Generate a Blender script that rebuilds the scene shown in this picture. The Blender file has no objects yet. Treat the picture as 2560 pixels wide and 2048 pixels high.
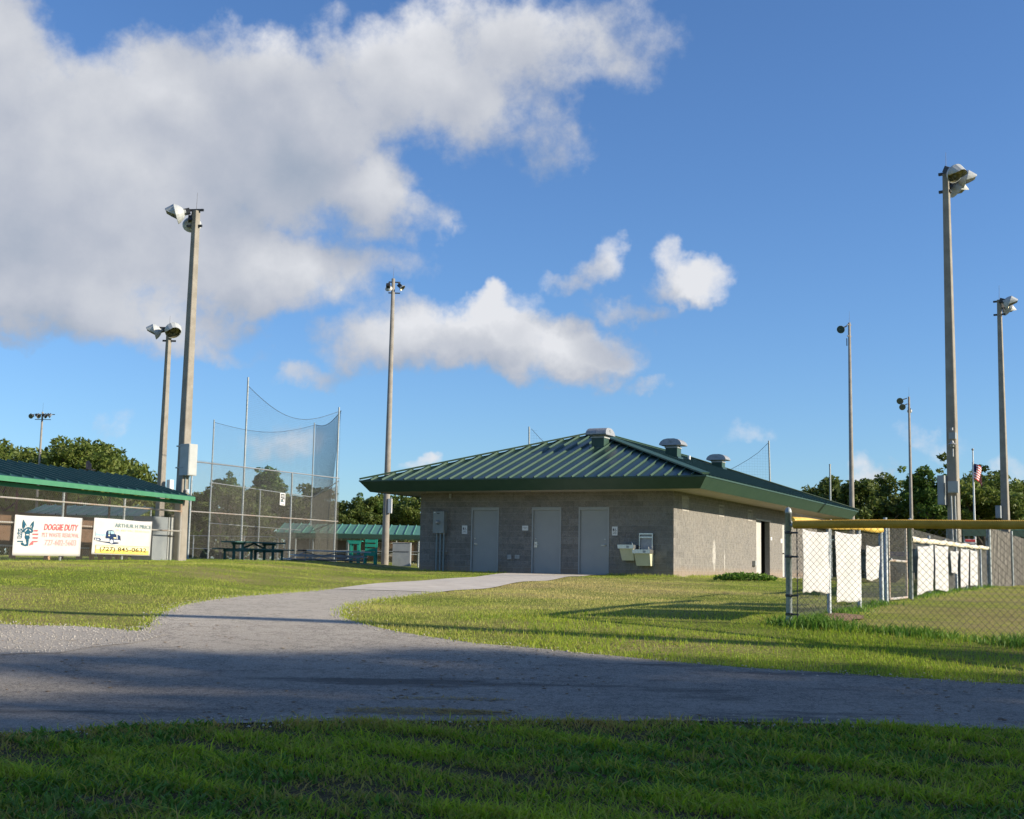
import bpy, bmesh, math, random
import numpy as np
from mathutils import Vector, Matrix
from mathutils import noise as mnoise
from mathutils.geometry import tessellate_polygon

random.seed(7)
rng = np.random.default_rng(7)
scene = bpy.context.scene
COL = scene.collection
R = math.radians

# ------------------------------------------------------------------ camera
EYE = 1.05                      # lens height above the near verge, metres
FPX = 3190.0                    # focal length in photo pixels (2560 wide)
cam_d = bpy.data.cameras.new('camera')
cam_d.sensor_width = 36.0
cam_d.lens = FPX / 2560 * 36.0
cam_d.clip_start = 0.1
cam_d.clip_end = 3000
cam = bpy.data.objects.new('camera', cam_d)
COL.objects.link(cam)
CAMR = Matrix.Rotation(R(90) + math.atan(394 / FPX), 3, 'X') @ Matrix.Rotation(0.0185, 3, 'Z')
cam.matrix_world = Matrix.Translation((0, 0, EYE)) @ CAMR.to_4x4()
scene.camera = cam

# ------------------------------------------------------------------ light
SUN_AZ, SUN_EL = R(103), R(22)
sun_dir = Vector((math.sin(SUN_AZ) * math.cos(SUN_EL), math.cos(SUN_AZ) * math.cos(SUN_EL), math.sin(SUN_EL)))
sl = bpy.data.lights.new('sun', 'SUN')
sl.energy = 5.0
sl.angle = R(0.53)
sl.color = (1.0, 0.885, 0.71)
so = bpy.data.objects.new('sun', sl)
COL.objects.link(so)
so.location = (60, -10, 40)
so.rotation_euler = (-sun_dir).to_track_quat('-Z', 'Y').to_euler()

scene.view_settings.view_transform = 'Standard'
scene.view_settings.look = 'None'
scene.view_settings.exposure = 0.55
scene.view_settings.gamma = 1.0
scene.view_settings.use_curve_mapping = False


def ray(px, py):
    d = CAMR @ Vector(((px - 1280) / FPX, -(py - 1024) / FPX, -1.0))
    return d


def P(px, py, Y):
    d = ray(px, py)
    return Vector((0, 0, EYE)) + d * (Y / d.y)


# ------------------------------------------------------------------ world: sky with clouds
world = bpy.data.worlds.new('World')
scene.world = world
world.use_nodes = True
try:
    world.cycles.sampling_method = 'MANUAL'
    world.cycles.sample_map_resolution = 512
except Exception:
    pass


AIR, DUST, OZ, SAT, SKY = 1.0, .25, 1.3, 1.0, .088
TINT = (.61, .885, 1.28)
FINE, MIDA = 1.0, .9


def build_world():
    nt = world.node_tree
    nt.nodes.clear()
    N, L = nt.nodes, nt.links

    def helpers(nodes, links):
        def fm(op, a, b=None, c=None):
            n = nodes.new('ShaderNodeMath')
            n.operation = op
            for i, v in enumerate((a, b, c)):
                if v is None:
                    continue
                if isinstance(v, (int, float)):
                    n.inputs[i].default_value = v
                else:
                    links.new(v, n.inputs[i])
            return n.outputs[0]

        def fv(op, a, b=None, c=None):
            n = nodes.new('ShaderNodeVectorMath')
            n.operation = op
            for i, v in enumerate((a, b, c)):
                if v is None:
                    continue
                if isinstance(v, (tuple, list)):
                    n.inputs[i].default_value = v
                else:
                    links.new(v, n.inputs[i])
            return n.outputs['Value'] if op == 'DOT_PRODUCT' else n.outputs[0]

        def fn(vec, scale, detail, rough):
            n = nodes.new('ShaderNodeTexNoise')
            n.inputs['Scale'].default_value = scale
            n.inputs['Detail'].default_value = detail
            n.inputs['Roughness'].default_value = rough
            links.new(vec, n.inputs['Vector'])
            return n
        return fm, fv, fn

    # cloud masses: soft ellipses in (azimuth, elevation), as a group that is sampled twice
    g = bpy.data.node_groups.new('cloud_masses', 'ShaderNodeTree')
    g.interface.new_socket('Vector', in_out='INPUT', socket_type='NodeSocketVector')
    g.interface.new_socket('Mass', in_out='OUTPUT', socket_type='NodeSocketFloat')
    gi, go = g.nodes.new('NodeGroupInput'), g.nodes.new('NodeGroupOutput')
    gm, gv, gno = helpers(g.nodes, g.links)
    K = 1 / FPX
    blobs = [  # photo px centre, radii px, weight
        (120, 470, 640, 360, 1.35), (-120, 180, 250, 330, 1.2), (640, 330, 450, 260, 1.25), (420, 230, 260, 130, .8),
        (1010, 190, 330, 210, 1.0), (1330, 110, 330, 150, .72), (1560, 60, 170, 90, .35),
        (1350, 320, 100, 130, .5), (1240, 240, 150, 130, .6), (940, 480, 170, 150, 1.0), (100, 740, 500, 130, 1.1),
        (600, 660, 400, 130, .9), (1075, 545, 60, 50, .4), (930, 660, 150, 60, .45),
        (1230, 848, 230, 112, 1.1), (1000, 842, 240, 108, .95), (1440, 872, 215, 82, .8),
        (1215, 775, 80, 60, .8), (950, 770, 110, 60, .45),
        (1720, 700, 130, 62, .75), (1660, 650, 50, 60, .5), (1500, 665, 62, 80, .6), (1430, 710, 70, 30, .4),
        (1320, 750, 70, 30, .3), (1580, 770, 90, 30, .35), (800, 915, 125, 42, .5), (1640, 955, 75, 24, .38),
        (320, 1080, 48, 60, .34), (690, 1085, 140, 50, .25), (2360, 1085, 85, 38, .32), (2185, 1175, 60, 50, .5),
        (40, 870, 130, 24, .4), (480, 850, 150, 32, .35), (1860, 1085, 70, 28, .25), (2540, 1180, 60, 40, .35),
        (1090, 1165, 60, 20, .4)]
    cur = None
    for (bx, by, rx, ry, w) in blobs:
        d = ray(bx, by).normalized()
        a0, e0 = math.atan2(d.x, d.y), math.asin(d.z)
        ra, re = rx * K, ry * K
        q = gv('MULTIPLY_ADD', gi.outputs[0], (1 / ra, 1 / re, 0), (-a0 / ra, -e0 / re, 0))
        q = gm('MULTIPLY_ADD', gv('DOT_PRODUCT', q, q), -w, w)
        cur = q if cur is None else gm('SMOOTH_MAX', cur, q, .15)
    g.links.new(gm('MAXIMUM', cur, -1.5), go.inputs[0])

    m, v, nz = helpers(N, L)
    tc = N.new('ShaderNodeTexCoord')
    V = tc.outputs['Generated']
    o1 = v('MULTIPLY_ADD', nz(V, 10.0, 2, .5).outputs['Color'], (.07,) * 3, (-.035,) * 3)
    o2 = v('MULTIPLY_ADD', nz(V, 30.0, 4, .6).outputs['Color'], (.040,) * 3, (-.020,) * 3)
    vv = v('ADD', v('ADD', V, o1), o2)
    sep = N.new('ShaderNodeSeparateXYZ')
    L.new(vv, sep.inputs[0])
    comb = N.new('ShaderNodeCombineXYZ')
    L.new(m('ARCTAN2', sep.outputs[0], sep.outputs[1]), comb.inputs[0])
    L.new(m('ARCSINE', m('MINIMUM', m('MAXIMUM', sep.outputs[2], -1.0), 1.0)), comb.inputs[1])
    A = N.new('ShaderNodeGroup')
    A.node_tree = g
    L.new(comb.outputs[0], A.inputs[0])
    B = N.new('ShaderNodeGroup')
    B.node_tree = g
    L.new(v('ADD', comb.outputs[0], (.012, .030, 0)), B.inputs[0])
    # the same kind of sky carries on outside the picture
    sep0 = N.new('ShaderNodeSeparateXYZ')
    L.new(V, sep0.inputs[0])
    az0 = m('ARCTAN2', sep0.outputs[0], sep0.outputs[1])
    outm = m('MAXIMUM', m('MULTIPLY_ADD', m('ABSOLUTE', az0), 9.0, -3.9), m('MULTIPLY_ADD', sep0.outputs[2], 9.0, -4.3))
    outm = m('MINIMUM', m('MAXIMUM', outm, 0.0), 1.0)
    genq = m('MULTIPLY_ADD', nz(V, 3.2, 3, .5).outputs['Fac'], 5.0, -2.75)
    genq = m('ADD', m('MULTIPLY', genq, outm), m('MULTIPLY_ADD', outm, 2.0, -2.0))
    fine = nz(V, 38.0, 6, .62).outputs['Fac']
    mid = nz(V, 14.0, 3, .55).outputs['Fac']
    low = nz(V, 6.0, 3, .5).outputs['Fac']
    low2 = nz(v('ADD', V, (.016, 0, .030)), 6.0, 3, .5).outputs['Fac']
    den = m('MAXIMUM', A.outputs[0], genq)
    den = m('ADD', den, m('MULTIPLY_ADD', fine, FINE, -.5 * FINE))
    den = m('ADD', den, m('MULTIPLY_ADD', mid, MIDA, -.49 * MIDA))

    mr = N.new('ShaderNodeMapRange')
    mr.interpolation_type = 'SMOOTHSTEP'
    L.new(den, mr.inputs['Value'])
    mr.inputs['From Min'].default_value = -.06
    mr.inputs['From Max'].default_value = .74
    mr.inputs['To Max'].default_value = .97
    lit = m('MULTIPLY_ADD', m('SUBTRACT', A.outputs[0], B.outputs[0]), .42, .50)
    lit = m('MULTIPLY_ADD', m('SUBTRACT', low, low2), 2.0, lit)
    lit = m('MULTIPLY_ADD', m('SUBTRACT', fine, .5), .34, lit)
    lit = m('MULTIPLY_ADD', m('MINIMUM', m('MAXIMUM', den, 0.0), 1.4), -.04, lit)
    cr = N.new('ShaderNodeValToRGB')
    e = cr.color_ramp.elements
    e[0].position = 0.0
    e[0].color = (.30, .36, .455, 1)
    e[1].position = 1.0
    e[1].color = (.74, .75, .78, 1)
    k = e.new(.42)
    k.color = (.46, .49, .56, 1)
    k = e.new(.68)
    k.color = (.58, .60, .645, 1)
    L.new(lit, cr.inputs['Fac'])

    sky = N.new('ShaderNodeTexSky')
    sky.sky_type = 'NISHITA'
    sky.sun_disc = False
    sky.sun_elevation = SUN_EL
    sky.sun_rotation = SUN_AZ
    sky.altitude = 0
    sky.air_density = AIR
    sky.dust_density = DUST
    sky.ozone_density = OZ
    tint = v('MULTIPLY', sky.outputs[0], TINT)
    hs = N.new('ShaderNodeHueSaturation')
    hs.inputs['Saturation'].default_value = SAT
    L.new(tint, hs.inputs['Color'])
    b1 = N.new('ShaderNodeBackground')
    L.new(hs.outputs[0], b1.inputs['Color'])
    b1.inputs['Strength'].default_value = SKY
    b2 = N.new('ShaderNodeBackground')
    L.new(cr.outputs[0], b2.inputs['Color'])
    b2.inputs['Strength'].default_value = .74
    mx = N.new('ShaderNodeMixShader')
    L.new(mr.outputs[0], mx.inputs[0])
    L.new(b1.outputs[0], mx.inputs[1])
    L.new(b2.outputs[0], mx.inputs[2])
    out = N.new('ShaderNodeOutputWorld')
    L.new(mx.outputs[0], out.inputs['Surface'])


build_world()

# ------------------------------------------------------------------ terrain
_YS = [-400, 7, 8.2, 10.5, 12, 14, 17, 23, 30, 41, 46, 60, 100, 1500]
_C = [1.05, 1.05, 1.0, .85, .68, .55, .50, .43, .34, .21, .20, .2, .2, .2]
_YL = [-400, 7, 8.2, 10.5, 12, 14, 18, 22, 27, 36, 45, 57, 80, 1500]
_L = [1.05, 1.05, 1.0, .85, .68, .54, .40, .27, .13, .03, -.06, -.12, -.15, -.15]
_YR = [-400, 7, 8.2, 10.5, 12, 14, 17, 23, 30, 41, 60, 1500]
_R = [1.05, 1.05, 1.0, .85, .68, .55, .50, .44, .38, .33, .32, .32]


def gz(x, y):
    x = np.asarray(x, float)
    y = np.asarray(y, float)
    tl = np.clip((-x - 3.2) / 4.3, 0, 1)
    tl = tl * tl * (3 - 2 * tl)
    tr = np.clip((x - 7.0) / 6.0, 0, 1)
    tr = tr * tr * (3 - 2 * tr)
    acc = 0
    for o in (-1.2, -0.6, 0, 0.6, 1.2):
        c = np.interp(y + o, _YS, _C)
        l = np.interp(y + o, _YL, _L)
        r = np.interp(y + o, _YR, _R)
        acc = acc + (c * (1 - tl) * (1 - tr) + l * tl + r * tr * (1 - tl))
    # gentle unevenness of the turf
    un = 0.012 * np.sin(x * 1.1 + 0.7 * y) + 0.010 * np.sin(0.9 * y - 0.6 * x + 1.0)
    return EYE - acc / 5 + un * np.clip((y - 12) / 3, 0, 1)


def g1(x, y):
    return float(gz(x, y))


def G(px, py):
    d = ray(px, py)
    d = d / d.y
    Y, st = 2.0, 0.25
    while Y < 400:
        if EYE + d.z * Y < g1(d.x * Y, Y):
            break
        Y += st
    a, b = Y - st, Y
    for _ in range(30):
        mth = (a + b) / 2
        if EYE + d.z * mth < g1(d.x * mth, mth):
            b = mth
        else:
            a = mth
    return Vector((d.x * b, b, g1(d.x * b, b)))


# ------------------------------------------------------------------ materials
def mat(name, col, rough=0.7, col2=None, scale=8.0, detail=4, metal=0.0, bump=0.0, bscale=60.0, spec=0.5, lo=0.35, hi=0.65, coord='Object'):
    m = bpy.data.materials.new(name)
    m.use_nodes = True
    nt = m.node_tree
    b = nt.nodes['Principled BSDF']
    b.inputs['Roughness'].default_value = rough
    b.inputs['Metallic'].default_value = metal
    b.inputs['Specular IOR Level'].default_value = spec
    b.inputs['Base Color'].default_value = (*col, 1)
    tc = nt.nodes.new('ShaderNodeTexCoord')
    if col2 is not None:
        n = nt.nodes.new('ShaderNodeTexNoise')
        n.inputs['Scale'].default_value = scale
        n.inputs['Detail'].default_value = detail
        n.inputs['Roughness'].default_value = 0.6
        nt.links.new(tc.outputs[coord], n.inputs['Vector'])
        r = nt.nodes.new('ShaderNodeValToRGB')
        r.color_ramp.elements[0].position = lo
        r.color_ramp.elements[0].color = (*col, 1)
        r.color_ramp.elements[1].position = hi
        r.color_ramp.elements[1].color = (*col2, 1)
        nt.links.new(n.outputs['Fac'], r.inputs['Fac'])
        nt.links.new(r.outputs[0], b.inputs['Base Color'])
    if bump:
        n = nt.nodes.new('ShaderNodeTexNoise')
        n.inputs['Scale'].default_value = bscale
        n.inputs['Detail'].default_value = 5
        nt.links.new(tc.outputs[coord], n.inputs['Vector'])
        bp = nt.nodes.new('ShaderNodeBump')
        bp.inputs['Strength'].default_value = bump
        bp.inputs['Distance'].default_value = 0.02
        nt.links.new(n.outputs['Fac'], bp.inputs['Height'])
        nt.links.new(bp.outputs[0], b.inputs['Normal'])
    return m


class NT:
    """small helper for hand made node materials"""
    def __init__(s, name):
        s.m = bpy.data.materials.new(name)
        s.m.use_nodes = True
        s.t = s.m.node_tree
        s.b = s.t.nodes['Principled BSDF']
        s.tc = s.t.nodes.new('ShaderNodeTexCoord')

    def noise(s, scale, detail=4, rough=.6, coord='Object', vec=None):
        n = s.t.nodes.new('ShaderNodeTexNoise')
        n.inputs['Scale'].default_value = scale
        n.inputs['Detail'].default_value = detail
        n.inputs['Roughness'].default_value = rough
        s.t.links.new(vec if vec is not None else s.tc.outputs[coord], n.inputs['Vector'])
        return n.outputs['Fac']

    def ramp(s, fac, stops):
        r = s.t.nodes.new('ShaderNodeValToRGB')
        el = r.color_ramp.elements
        while len(el) < len(stops):
            el.new(0.5)
        for e, (p, c) in zip(el, stops):
            e.position = p
            e.color = (*c, 1) if len(c) == 3 else c
        s.t.links.new(fac, r.inputs['Fac'])
        return r.outputs[0]

    def mix(s, fac, a, b, mode='MIX'):
        n = s.t.nodes.new('ShaderNodeMix')
        n.data_type = 'RGBA'
        n.blend_type = mode
        if isinstance(fac, (int, float)):
            n.inputs[0].default_value = fac
        else:
            s.t.links.new(fac, n.inputs[0])
        for i, v in ((6, a), (7, b)):
            if isinstance(v, (tuple, list)):
                n.inputs[i].default_value = (*v, 1)
            else:
                s.t.links.new(v, n.inputs[i])
        return n.outputs[2]

    def math(s, op, a, b=0.0, c=0.0):
        n = s.t.nodes.new('ShaderNodeMath')
        n.operation = op
        for i, v in enumerate((a, b, c)):
            if isinstance(v, (int, float)):
                n.inputs[i].default_value = v
            else:
                s.t.links.new(v, n.inputs[i])
        return n.outputs[0]

    def bump(s, h, strength=.4, dist=.02):
        b = s.t.nodes.new('ShaderNodeBump')
        b.inputs['Strength'].default_value = strength
        b.inputs['Distance'].default_value = dist
        s.t.links.new(h, b.inputs['Height'])
        s.t.links.new(b.outputs[0], s.b.inputs['Normal'])

    def attr(s, name):
        a = s.t.nodes.new('ShaderNodeAttribute')
        a.attribute_name = name
        return a.outputs['Fac']

    def map(s, scale, coord='Object'):
        n = s.t.nodes.new('ShaderNodeMapping')
        n.inputs['Scale'].default_value = scale
        s.t.links.new(s.tc.outputs[coord], n.inputs['Vector'])
        return n.outputs[0]

    def done(s, col, rough=.8, spec=.3):
        s.t.links.new(col, s.b.inputs['Base Color'])
        s.b.inputs['Roughness'].default_value = rough
        s.b.inputs['Specular IOR Level'].default_value = spec
        return s.m


def lawn_material():
    k = NT('lawn')
    n1 = k.noise(0.23, 5, .6)
    n2 = k.noise(3.0, 6, .7)
    n3 = k.noise(45, 4, .7)
    green = k.ramp(n2, [(.3, (.175, .235, .024)), (.7, (.32, .365, .05))])
    dry = k.ramp(n2, [(.3, (.36, .29, .10)), (.7, (.52, .43, .19))])
    f = k.ramp(n1, [(.44, (0, 0, 0)), (.62, (1, 1, 1))])
    c = k.mix(f, green, dry)
    c = k.mix(k.ramp(n3, [(.3, (.35, .35, .35)), (.65, (1.15, 1.15, 1.15))]), (0, 0, 0), c)
    c = k.mix(1.0, c, k.ramp(n3, [(.28, (.45, .45, .45)), (.7, (1, 1, 1))]), 'MULTIPLY')
    k.bump(n3, .8, .03)
    return k.done(c, .95, .15)


def road_material(name, base, lightc, darkc, patches=True):
    k = NT(name)
    big = k.noise(0.5, 5, .6)
    agg = k.noise(85, 3, .8)
    agg2 = k.noise(300, 2, .7)
    streak = k.noise(1.0, 5, .65, vec=k.map((.35, 1.6, 1)))
    c = k.ramp(agg, [(.34, tuple(v * .45 for v in base)), (.5, base), (.66, lightc)])
    agg3 = k.noise(26, 4, .85)
    c = k.mix(1.0, c, k.ramp(agg3, [(.34, (.42, .42, .42)), (.47, (.95, .95, .95)), (.60, (1.0, 1.0, 1.0)), (.70, (1.45, 1.42, 1.36))]), 'MULTIPLY')
    c = k.mix(k.ramp(big, [(.40, (0, 0, 0)), (.72, (.55, .55, .55))]), c, lightc)
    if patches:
        # towards the building the chip seal turns to a paler, warmer aggregate colour
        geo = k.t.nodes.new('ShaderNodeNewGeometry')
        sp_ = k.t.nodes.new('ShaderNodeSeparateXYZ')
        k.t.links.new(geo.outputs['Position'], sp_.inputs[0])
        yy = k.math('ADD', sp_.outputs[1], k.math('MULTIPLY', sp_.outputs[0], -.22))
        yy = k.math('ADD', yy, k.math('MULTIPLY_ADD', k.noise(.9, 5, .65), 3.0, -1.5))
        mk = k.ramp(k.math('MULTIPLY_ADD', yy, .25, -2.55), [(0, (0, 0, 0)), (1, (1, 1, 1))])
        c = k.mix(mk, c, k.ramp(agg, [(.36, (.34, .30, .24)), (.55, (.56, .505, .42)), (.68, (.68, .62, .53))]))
    if patches:
        pm = k.ramp(streak, [(.57, (0, 0, 0)), (.66, (.75, .75, .75))])
        pm = k.mix(mk, pm, (0, 0, 0))
        c = k.mix(pm, c, darkc)
        crack = k.noise(2.2, 8, .75)
        cm = k.ramp(crack, [(.485, (0, 0, 0)), (.497, (.6, .6, .6)), (.503, (.6, .6, .6)), (.515, (0, 0, 0))])
        c = k.mix(cm, c, darkc)
    c = k.mix(1.0, c, k.ramp(agg2, [(.3, (.6, .6, .6)), (.62, (1.1, 1.1, 1.1))]), 'MULTIPLY')
    k.bump(k.math('ADD', agg, k.math('MULTIPLY', agg2, .5)), .6, .012)
    return k.done(c, .9, .25)


def blade_material(name, a, b, dry, trans=.35):
    k = NT(name)
    t = k.attr('tint')
    d = k.attr('dry')
    c = k.ramp(t, [(0, a), (1, b)])
    c = k.mix(d, c, dry)
    k.done(c, .55, .25)
    nt = k.t
    tr = nt.nodes.new('ShaderNodeBsdfTranslucent')
    nt.links.new(c, tr.inputs['Color'])
    mx = nt.nodes.new('ShaderNodeMixShader')
    mx.inputs[0].default_value = trans
    out = [n for n in nt.nodes if n.type == 'OUTPUT_MATERIAL'][0]
    nt.links.new(k.b.outputs[0], mx.inputs[1])
    nt.links.new(tr.outputs[0], mx.inputs[2])
    nt.links.new(mx.outputs[0], out.inputs['Surface'])
    return k.m


def block_material():
    k = NT('split_face_block')
    geo = k.t.nodes.new('ShaderNodeNewGeometry')
    oi = k.t.nodes.new('ShaderNodeObjectInfo')
    pos = geo.outputs['Position']
    n1 = k.noise(38, 5, .75, vec=pos)
    n2 = k.noise(1.3, 4, .6, vec=pos)
    c = k.ramp(n1, [(.28, (.12, .115, .107)), (.5, (.232, .222, .204)), (.72, (.36, .345, .315))])
    c = k.mix(k.ramp(n2, [(.35, (0, 0, 0)), (.7, (.35, .35, .35))]), c, (.33, .30, .265))
    n3 = k.noise(7.5, 5, .7, vec=pos)
    c = k.mix(1.0, c, k.ramp(n3, [(.32, (.78, .78, .79)), (.52, (1, 1, 1)), (.70, (1.14, 1.13, 1.10))]), 'MULTIPLY')
    v = k.math('MULTIPLY_ADD', oi.outputs['Random'], .24, .88)
    hs = k.t.nodes.new('ShaderNodeHueSaturation')
    k.t.links.new(c, hs.inputs['Color'])
    k.t.links.new(v, hs.inputs['Value'])
    # rising damp and soil splash on the lowest course: a stain with its own ragged edge
    sep = k.t.nodes.new('ShaderNodeSeparateXYZ')
    k.t.links.new(pos, sep.inputs[0])
    zz = k.math('ADD', sep.outputs[2], k.math('MULTIPLY_ADD', n2, .3, -.15))
    mr = k.t.nodes.new('ShaderNodeMapRange')
    k.t.links.new(zz, mr.inputs['Value'])
    mr.inputs['From Min'].default_value = EYE - .10
    mr.inputs['From Max'].default_value = EYE + .16
    mr.inputs['To Min'].default_value = .55
    mr.inputs['To Max'].default_value = 0
    c = k.mix(mr.outputs[0], hs.outputs[0], (.36, .27, .19))
    # lime bloom: two pale runs on the sunny wall, each with its own ragged outline
    dp = k.t.nodes.new('ShaderNodeVectorMath')
    dp.operation = 'DOT_PRODUCT'
    k.t.links.new(pos, dp.inputs[0])
    dp.inputs[1].default_value = (.4415, .8973, 0)
    for (s0, z0, hw, hh) in ((BLOOM[0], EYE + .55, .22, .62), (BLOOM[1], EYE + .35, .07, .42)):
        du = k.math('MULTIPLY', k.math('ADD', dp.outputs['Value'], -s0), 1 / hw)
        dz = k.math('MULTIPLY', k.math('ADD', sep.outputs[2], -z0), 1 / hh)
        rr = k.math('ADD', k.math('MULTIPLY', du, du), k.math('MULTIPLY', dz, dz))
        rr = k.math('ADD', rr, k.math('MULTIPLY_ADD', k.noise(5, 5, .7, vec=pos), 2.6, -1.3))
        c = k.mix(k.ramp(rr, [(.25, (.75, .75, .75)), (.95, (0, 0, 0))]), c, (.56, .54, .50))
    k.bump(n1, .9, .03)
    return k.done(c, .95, .15)


BLOOM = (5.24 * .4415 + 41.0 * .8973 + 4.35, 5.24 * .4415 + 41.0 * .8973 + 5.6)
M = {}
M['lawn'] = lawn_material()
M['field'] = mat('infield_turf', (.16, .17, .035), .95, (.30, .25, .085), 1.2, 5, bump=.6, bscale=40, spec=.1)
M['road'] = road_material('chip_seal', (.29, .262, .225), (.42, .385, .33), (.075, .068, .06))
M['gravel'] = road_material('crushed_shell', (.40, .36, .30), (.58, .53, .46), (.13, .12, .10), False)
M['concrete_walk'] = mat('concrete_walk', (.50, .445, .37), .9, (.62, .565, .48), 2.5, 6, bump=.3, bscale=120, spec=.2)
M['slab'] = mat('slab', (.34, .31, .28), .9, (.46, .42, .37), 4, 5, bump=.2, spec=.2)
M['block'] = block_material()
M['mortar'] = mat('mortar', (.34, .32, .29), .95, (.44, .42, .38), 20, 3, spec=.1)
M['green_roof'] = mat('green_metal_roof', (.013, .036, .033), .30, (.021, .047, .041), .9, 5, metal=.0, spec=.6)
M['green_seam'] = mat('green_metal_seam', (.028, .072, .041), .45, (.036, .084, .049), 2, 4, spec=.55)
M['green_fascia'] = mat('green_fascia', (.026, .066, .046), .5, (.034, .077, .054), 3, 4, spec=.45)
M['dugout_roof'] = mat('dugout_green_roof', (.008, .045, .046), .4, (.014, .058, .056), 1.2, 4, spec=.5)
M['dugout_fascia'] = mat('dugout_green_fascia', (.055, .21, .115), .5, (.07, .235, .13), 4, 4, spec=.35)
M['dugout_beam'] = mat('dugout_teal_beam', (.03, .27, .17), .55, (.04, .31, .20), 4, 4, spec=.35)
M['soffit'] = mat('soffit', (.40, .37, .32), .75, (.47, .43, .37), 1.5, 3, spec=.25)
M['door'] = mat('grey_steel_door', (.30, .315, .31), .5, (.335, .345, .335), 1.2, 4, spec=.4)
M['door_frame'] = mat('steel_door_frame', (.32, .335, .33), .5, (.36, .375, .365), 3, 3, spec=.4)
M['pale_door'] = mat('pale_grey_door', (.46, .46, .42), .6, (.52, .51, .47), 3, 3, spec=.3)
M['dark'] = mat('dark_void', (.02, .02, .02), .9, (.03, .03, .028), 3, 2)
M['steel'] = mat('stainless', (.55, .54, .51), .28, (.62, .60, .57), 14, 3, metal=.85)
M['galv'] = mat('galvanised', (.28, .29, .30), .5, (.38, .39, .39), 18, 4, metal=.35)
M['galv_post'] = mat('galvanised_post', (.22, .27, .28), .55, (.42, .45, .45), 20, 5, metal=.25)
M['wire'] = mat('chain_link_wire', (.145, .14, .115), .6, (.23, .22, .185), 6, 3, metal=.2)
M['wire_near'] = mat('dark_chain_link_wire', (.10, .10, .085), .6, (.17, .165, .14), 6, 3, metal=.2)
M['rust_rail'] = mat('rusty_rail', (.42, .40, .36), .6, (.40, .25, .15), 1.3, 5, metal=.15, lo=.5, hi=.7)
M['net'] = mat('netting_twine', (.05, .085, .13), .8, (.07, .11, .16), 4, 2)
M['concrete_pole'] = mat('concrete_pole', (.25, .228, .19), .85, (.325, .30, .255), 3, 5, bump=.2, bscale=40, spec=.2)
M['lamp_shell'] = mat('lamp_shell', (.40, .42, .42), .45, (.48, .50, .49), 6, 3, spec=.4)
M['lamp_in'] = mat('lamp_reflector', (.18, .17, .10), .25, (.32, .30, .20), 14, 3, metal=.6)
M['lamp_glass'] = mat('lamp_glass', (.05, .085, .085), .08, (.07, .10, .10), 3, 2, spec=.8)
M['iron'] = mat('dark_iron', (.035, .037, .04), .5, (.06, .06, .06), 10, 3, metal=.3)
M['white'] = mat('white_paint', (.74, .75, .73), .5, (.80, .80, .78), 5, 3, spec=.3)
M['box_grey'] = mat('grey_enclosure', (.38, .40, .39), .5, (.43, .45, .44), 4, 3, spec=.35)
M['box_dark'] = mat('grey_blue_enclosure', (.26, .29, .31), .5, (.31, .34, .35), 4, 3, spec=.35)
M['meter'] = mat('meter_enclosure', (.24, .27, .265), .5, (.28, .31, .30), 4, 3, spec=.35)
M['conduit'] = mat('painted_conduit', (.20, .26, .27), .5, (.24, .30, .30), 9, 3, spec=.35)
M['cream'] = mat('cream_enamel', (.58, .56, .39), .4, (.64, .62, .45), 5, 3, spec=.4)
M['green_wood'] = mat('green_painted_wood', (.02, .28, .19), .6, (.03, .33, .23), 8, 4, spec=.3)
M['dark_green'] = mat('dark_green_plastic_wood', (.045, .13, .115), .6, (.06, .15, .13), 6, 4, spec=.3)
M['alu'] = mat('aluminium_plank', (.50, .54, .58), .45, (.58, .62, .65), 9, 3, metal=.15)
M['bronze'] = mat('weathered_pine', (.38, .22, .12), .8, (.46, .29, .16), 12, 4)
M['brown'] = mat('brown_boards', (.12, .075, .045), .8, (.17, .10, .06), 10, 4)
M['yellow'] = mat('yellow_fence_cap', (.62, .40, .06), .5, (.74, .50, .10), 3, 4, spec=.35)
M['yellow_brown'] = mat('yellow_brown_cap', (.42, .25, .03), .6, (.54, .33, .05), 5, 5, spec=.25)
M['cap_pale'] = mat('faded_fence_cap', (.72, .66, .52), .7, (.66, .47, .18), 2.2, 4, lo=.5, hi=.72)
M['sheet'] = mat('white_cloth', (.46, .46, .455), .8, (.54, .535, .52), 3, 4, spec=.1)
M['slat'] = mat('grey_weathered_board', (.16, .15, .13), .9, (.27, .25, .215), 3, 5, spec=.1)
M['banner'] = mat('vinyl_banner', (.52, .515, .50), .5, (.56, .55, .53), 3, 3, spec=.3)
M['red_ink'] = mat('red_ink', (.72, .09, .10), .6, (.78, .20, .19), 14, 4, spec=.2, lo=.4, hi=.75)
M['pale_red_ink'] = mat('faded_red_ink', (.76, .30, .29), .6, (.80, .46, .43), 14, 4, spec=.2)
M['navy_ink'] = mat('navy_ink', (.012, .07, .12), .6, (.02, .10, .15), 12, 3, spec=.2)
M['teal_ink'] = mat('grey_green_ink', (.11, .20, .21), .6, (.22, .30, .30), 12, 3, spec=.2)
M['pale_yellow_ink'] = mat('faded_yellow_ink', (.78, .69, .40), .6, (.80, .75, .58), 12, 3, spec=.2)
M['gold_ink'] = mat('gold_ink', (.72, .52, .10), .5, (.78, .60, .18), 4, 2, spec=.2)
M['cream_ink'] = mat('cream_ink', (.80, .70, .36), .5, (.80, .74, .50), 4, 2, spec=.2)
M['brown_ink'] = mat('brown_ink', (.045, .035, .02), .6, (.07, .055, .03), 6, 2, spec=.2)
M['olive_ink'] = mat('olive_ink', (.30, .24, .05), .6, (.35, .28, .08), 6, 2, spec=.2)
M['silver_ink'] = mat('silver_ink', (.42, .47, .53), .6, (.66, .68, .71), 30, 3, spec=.2)
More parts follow.
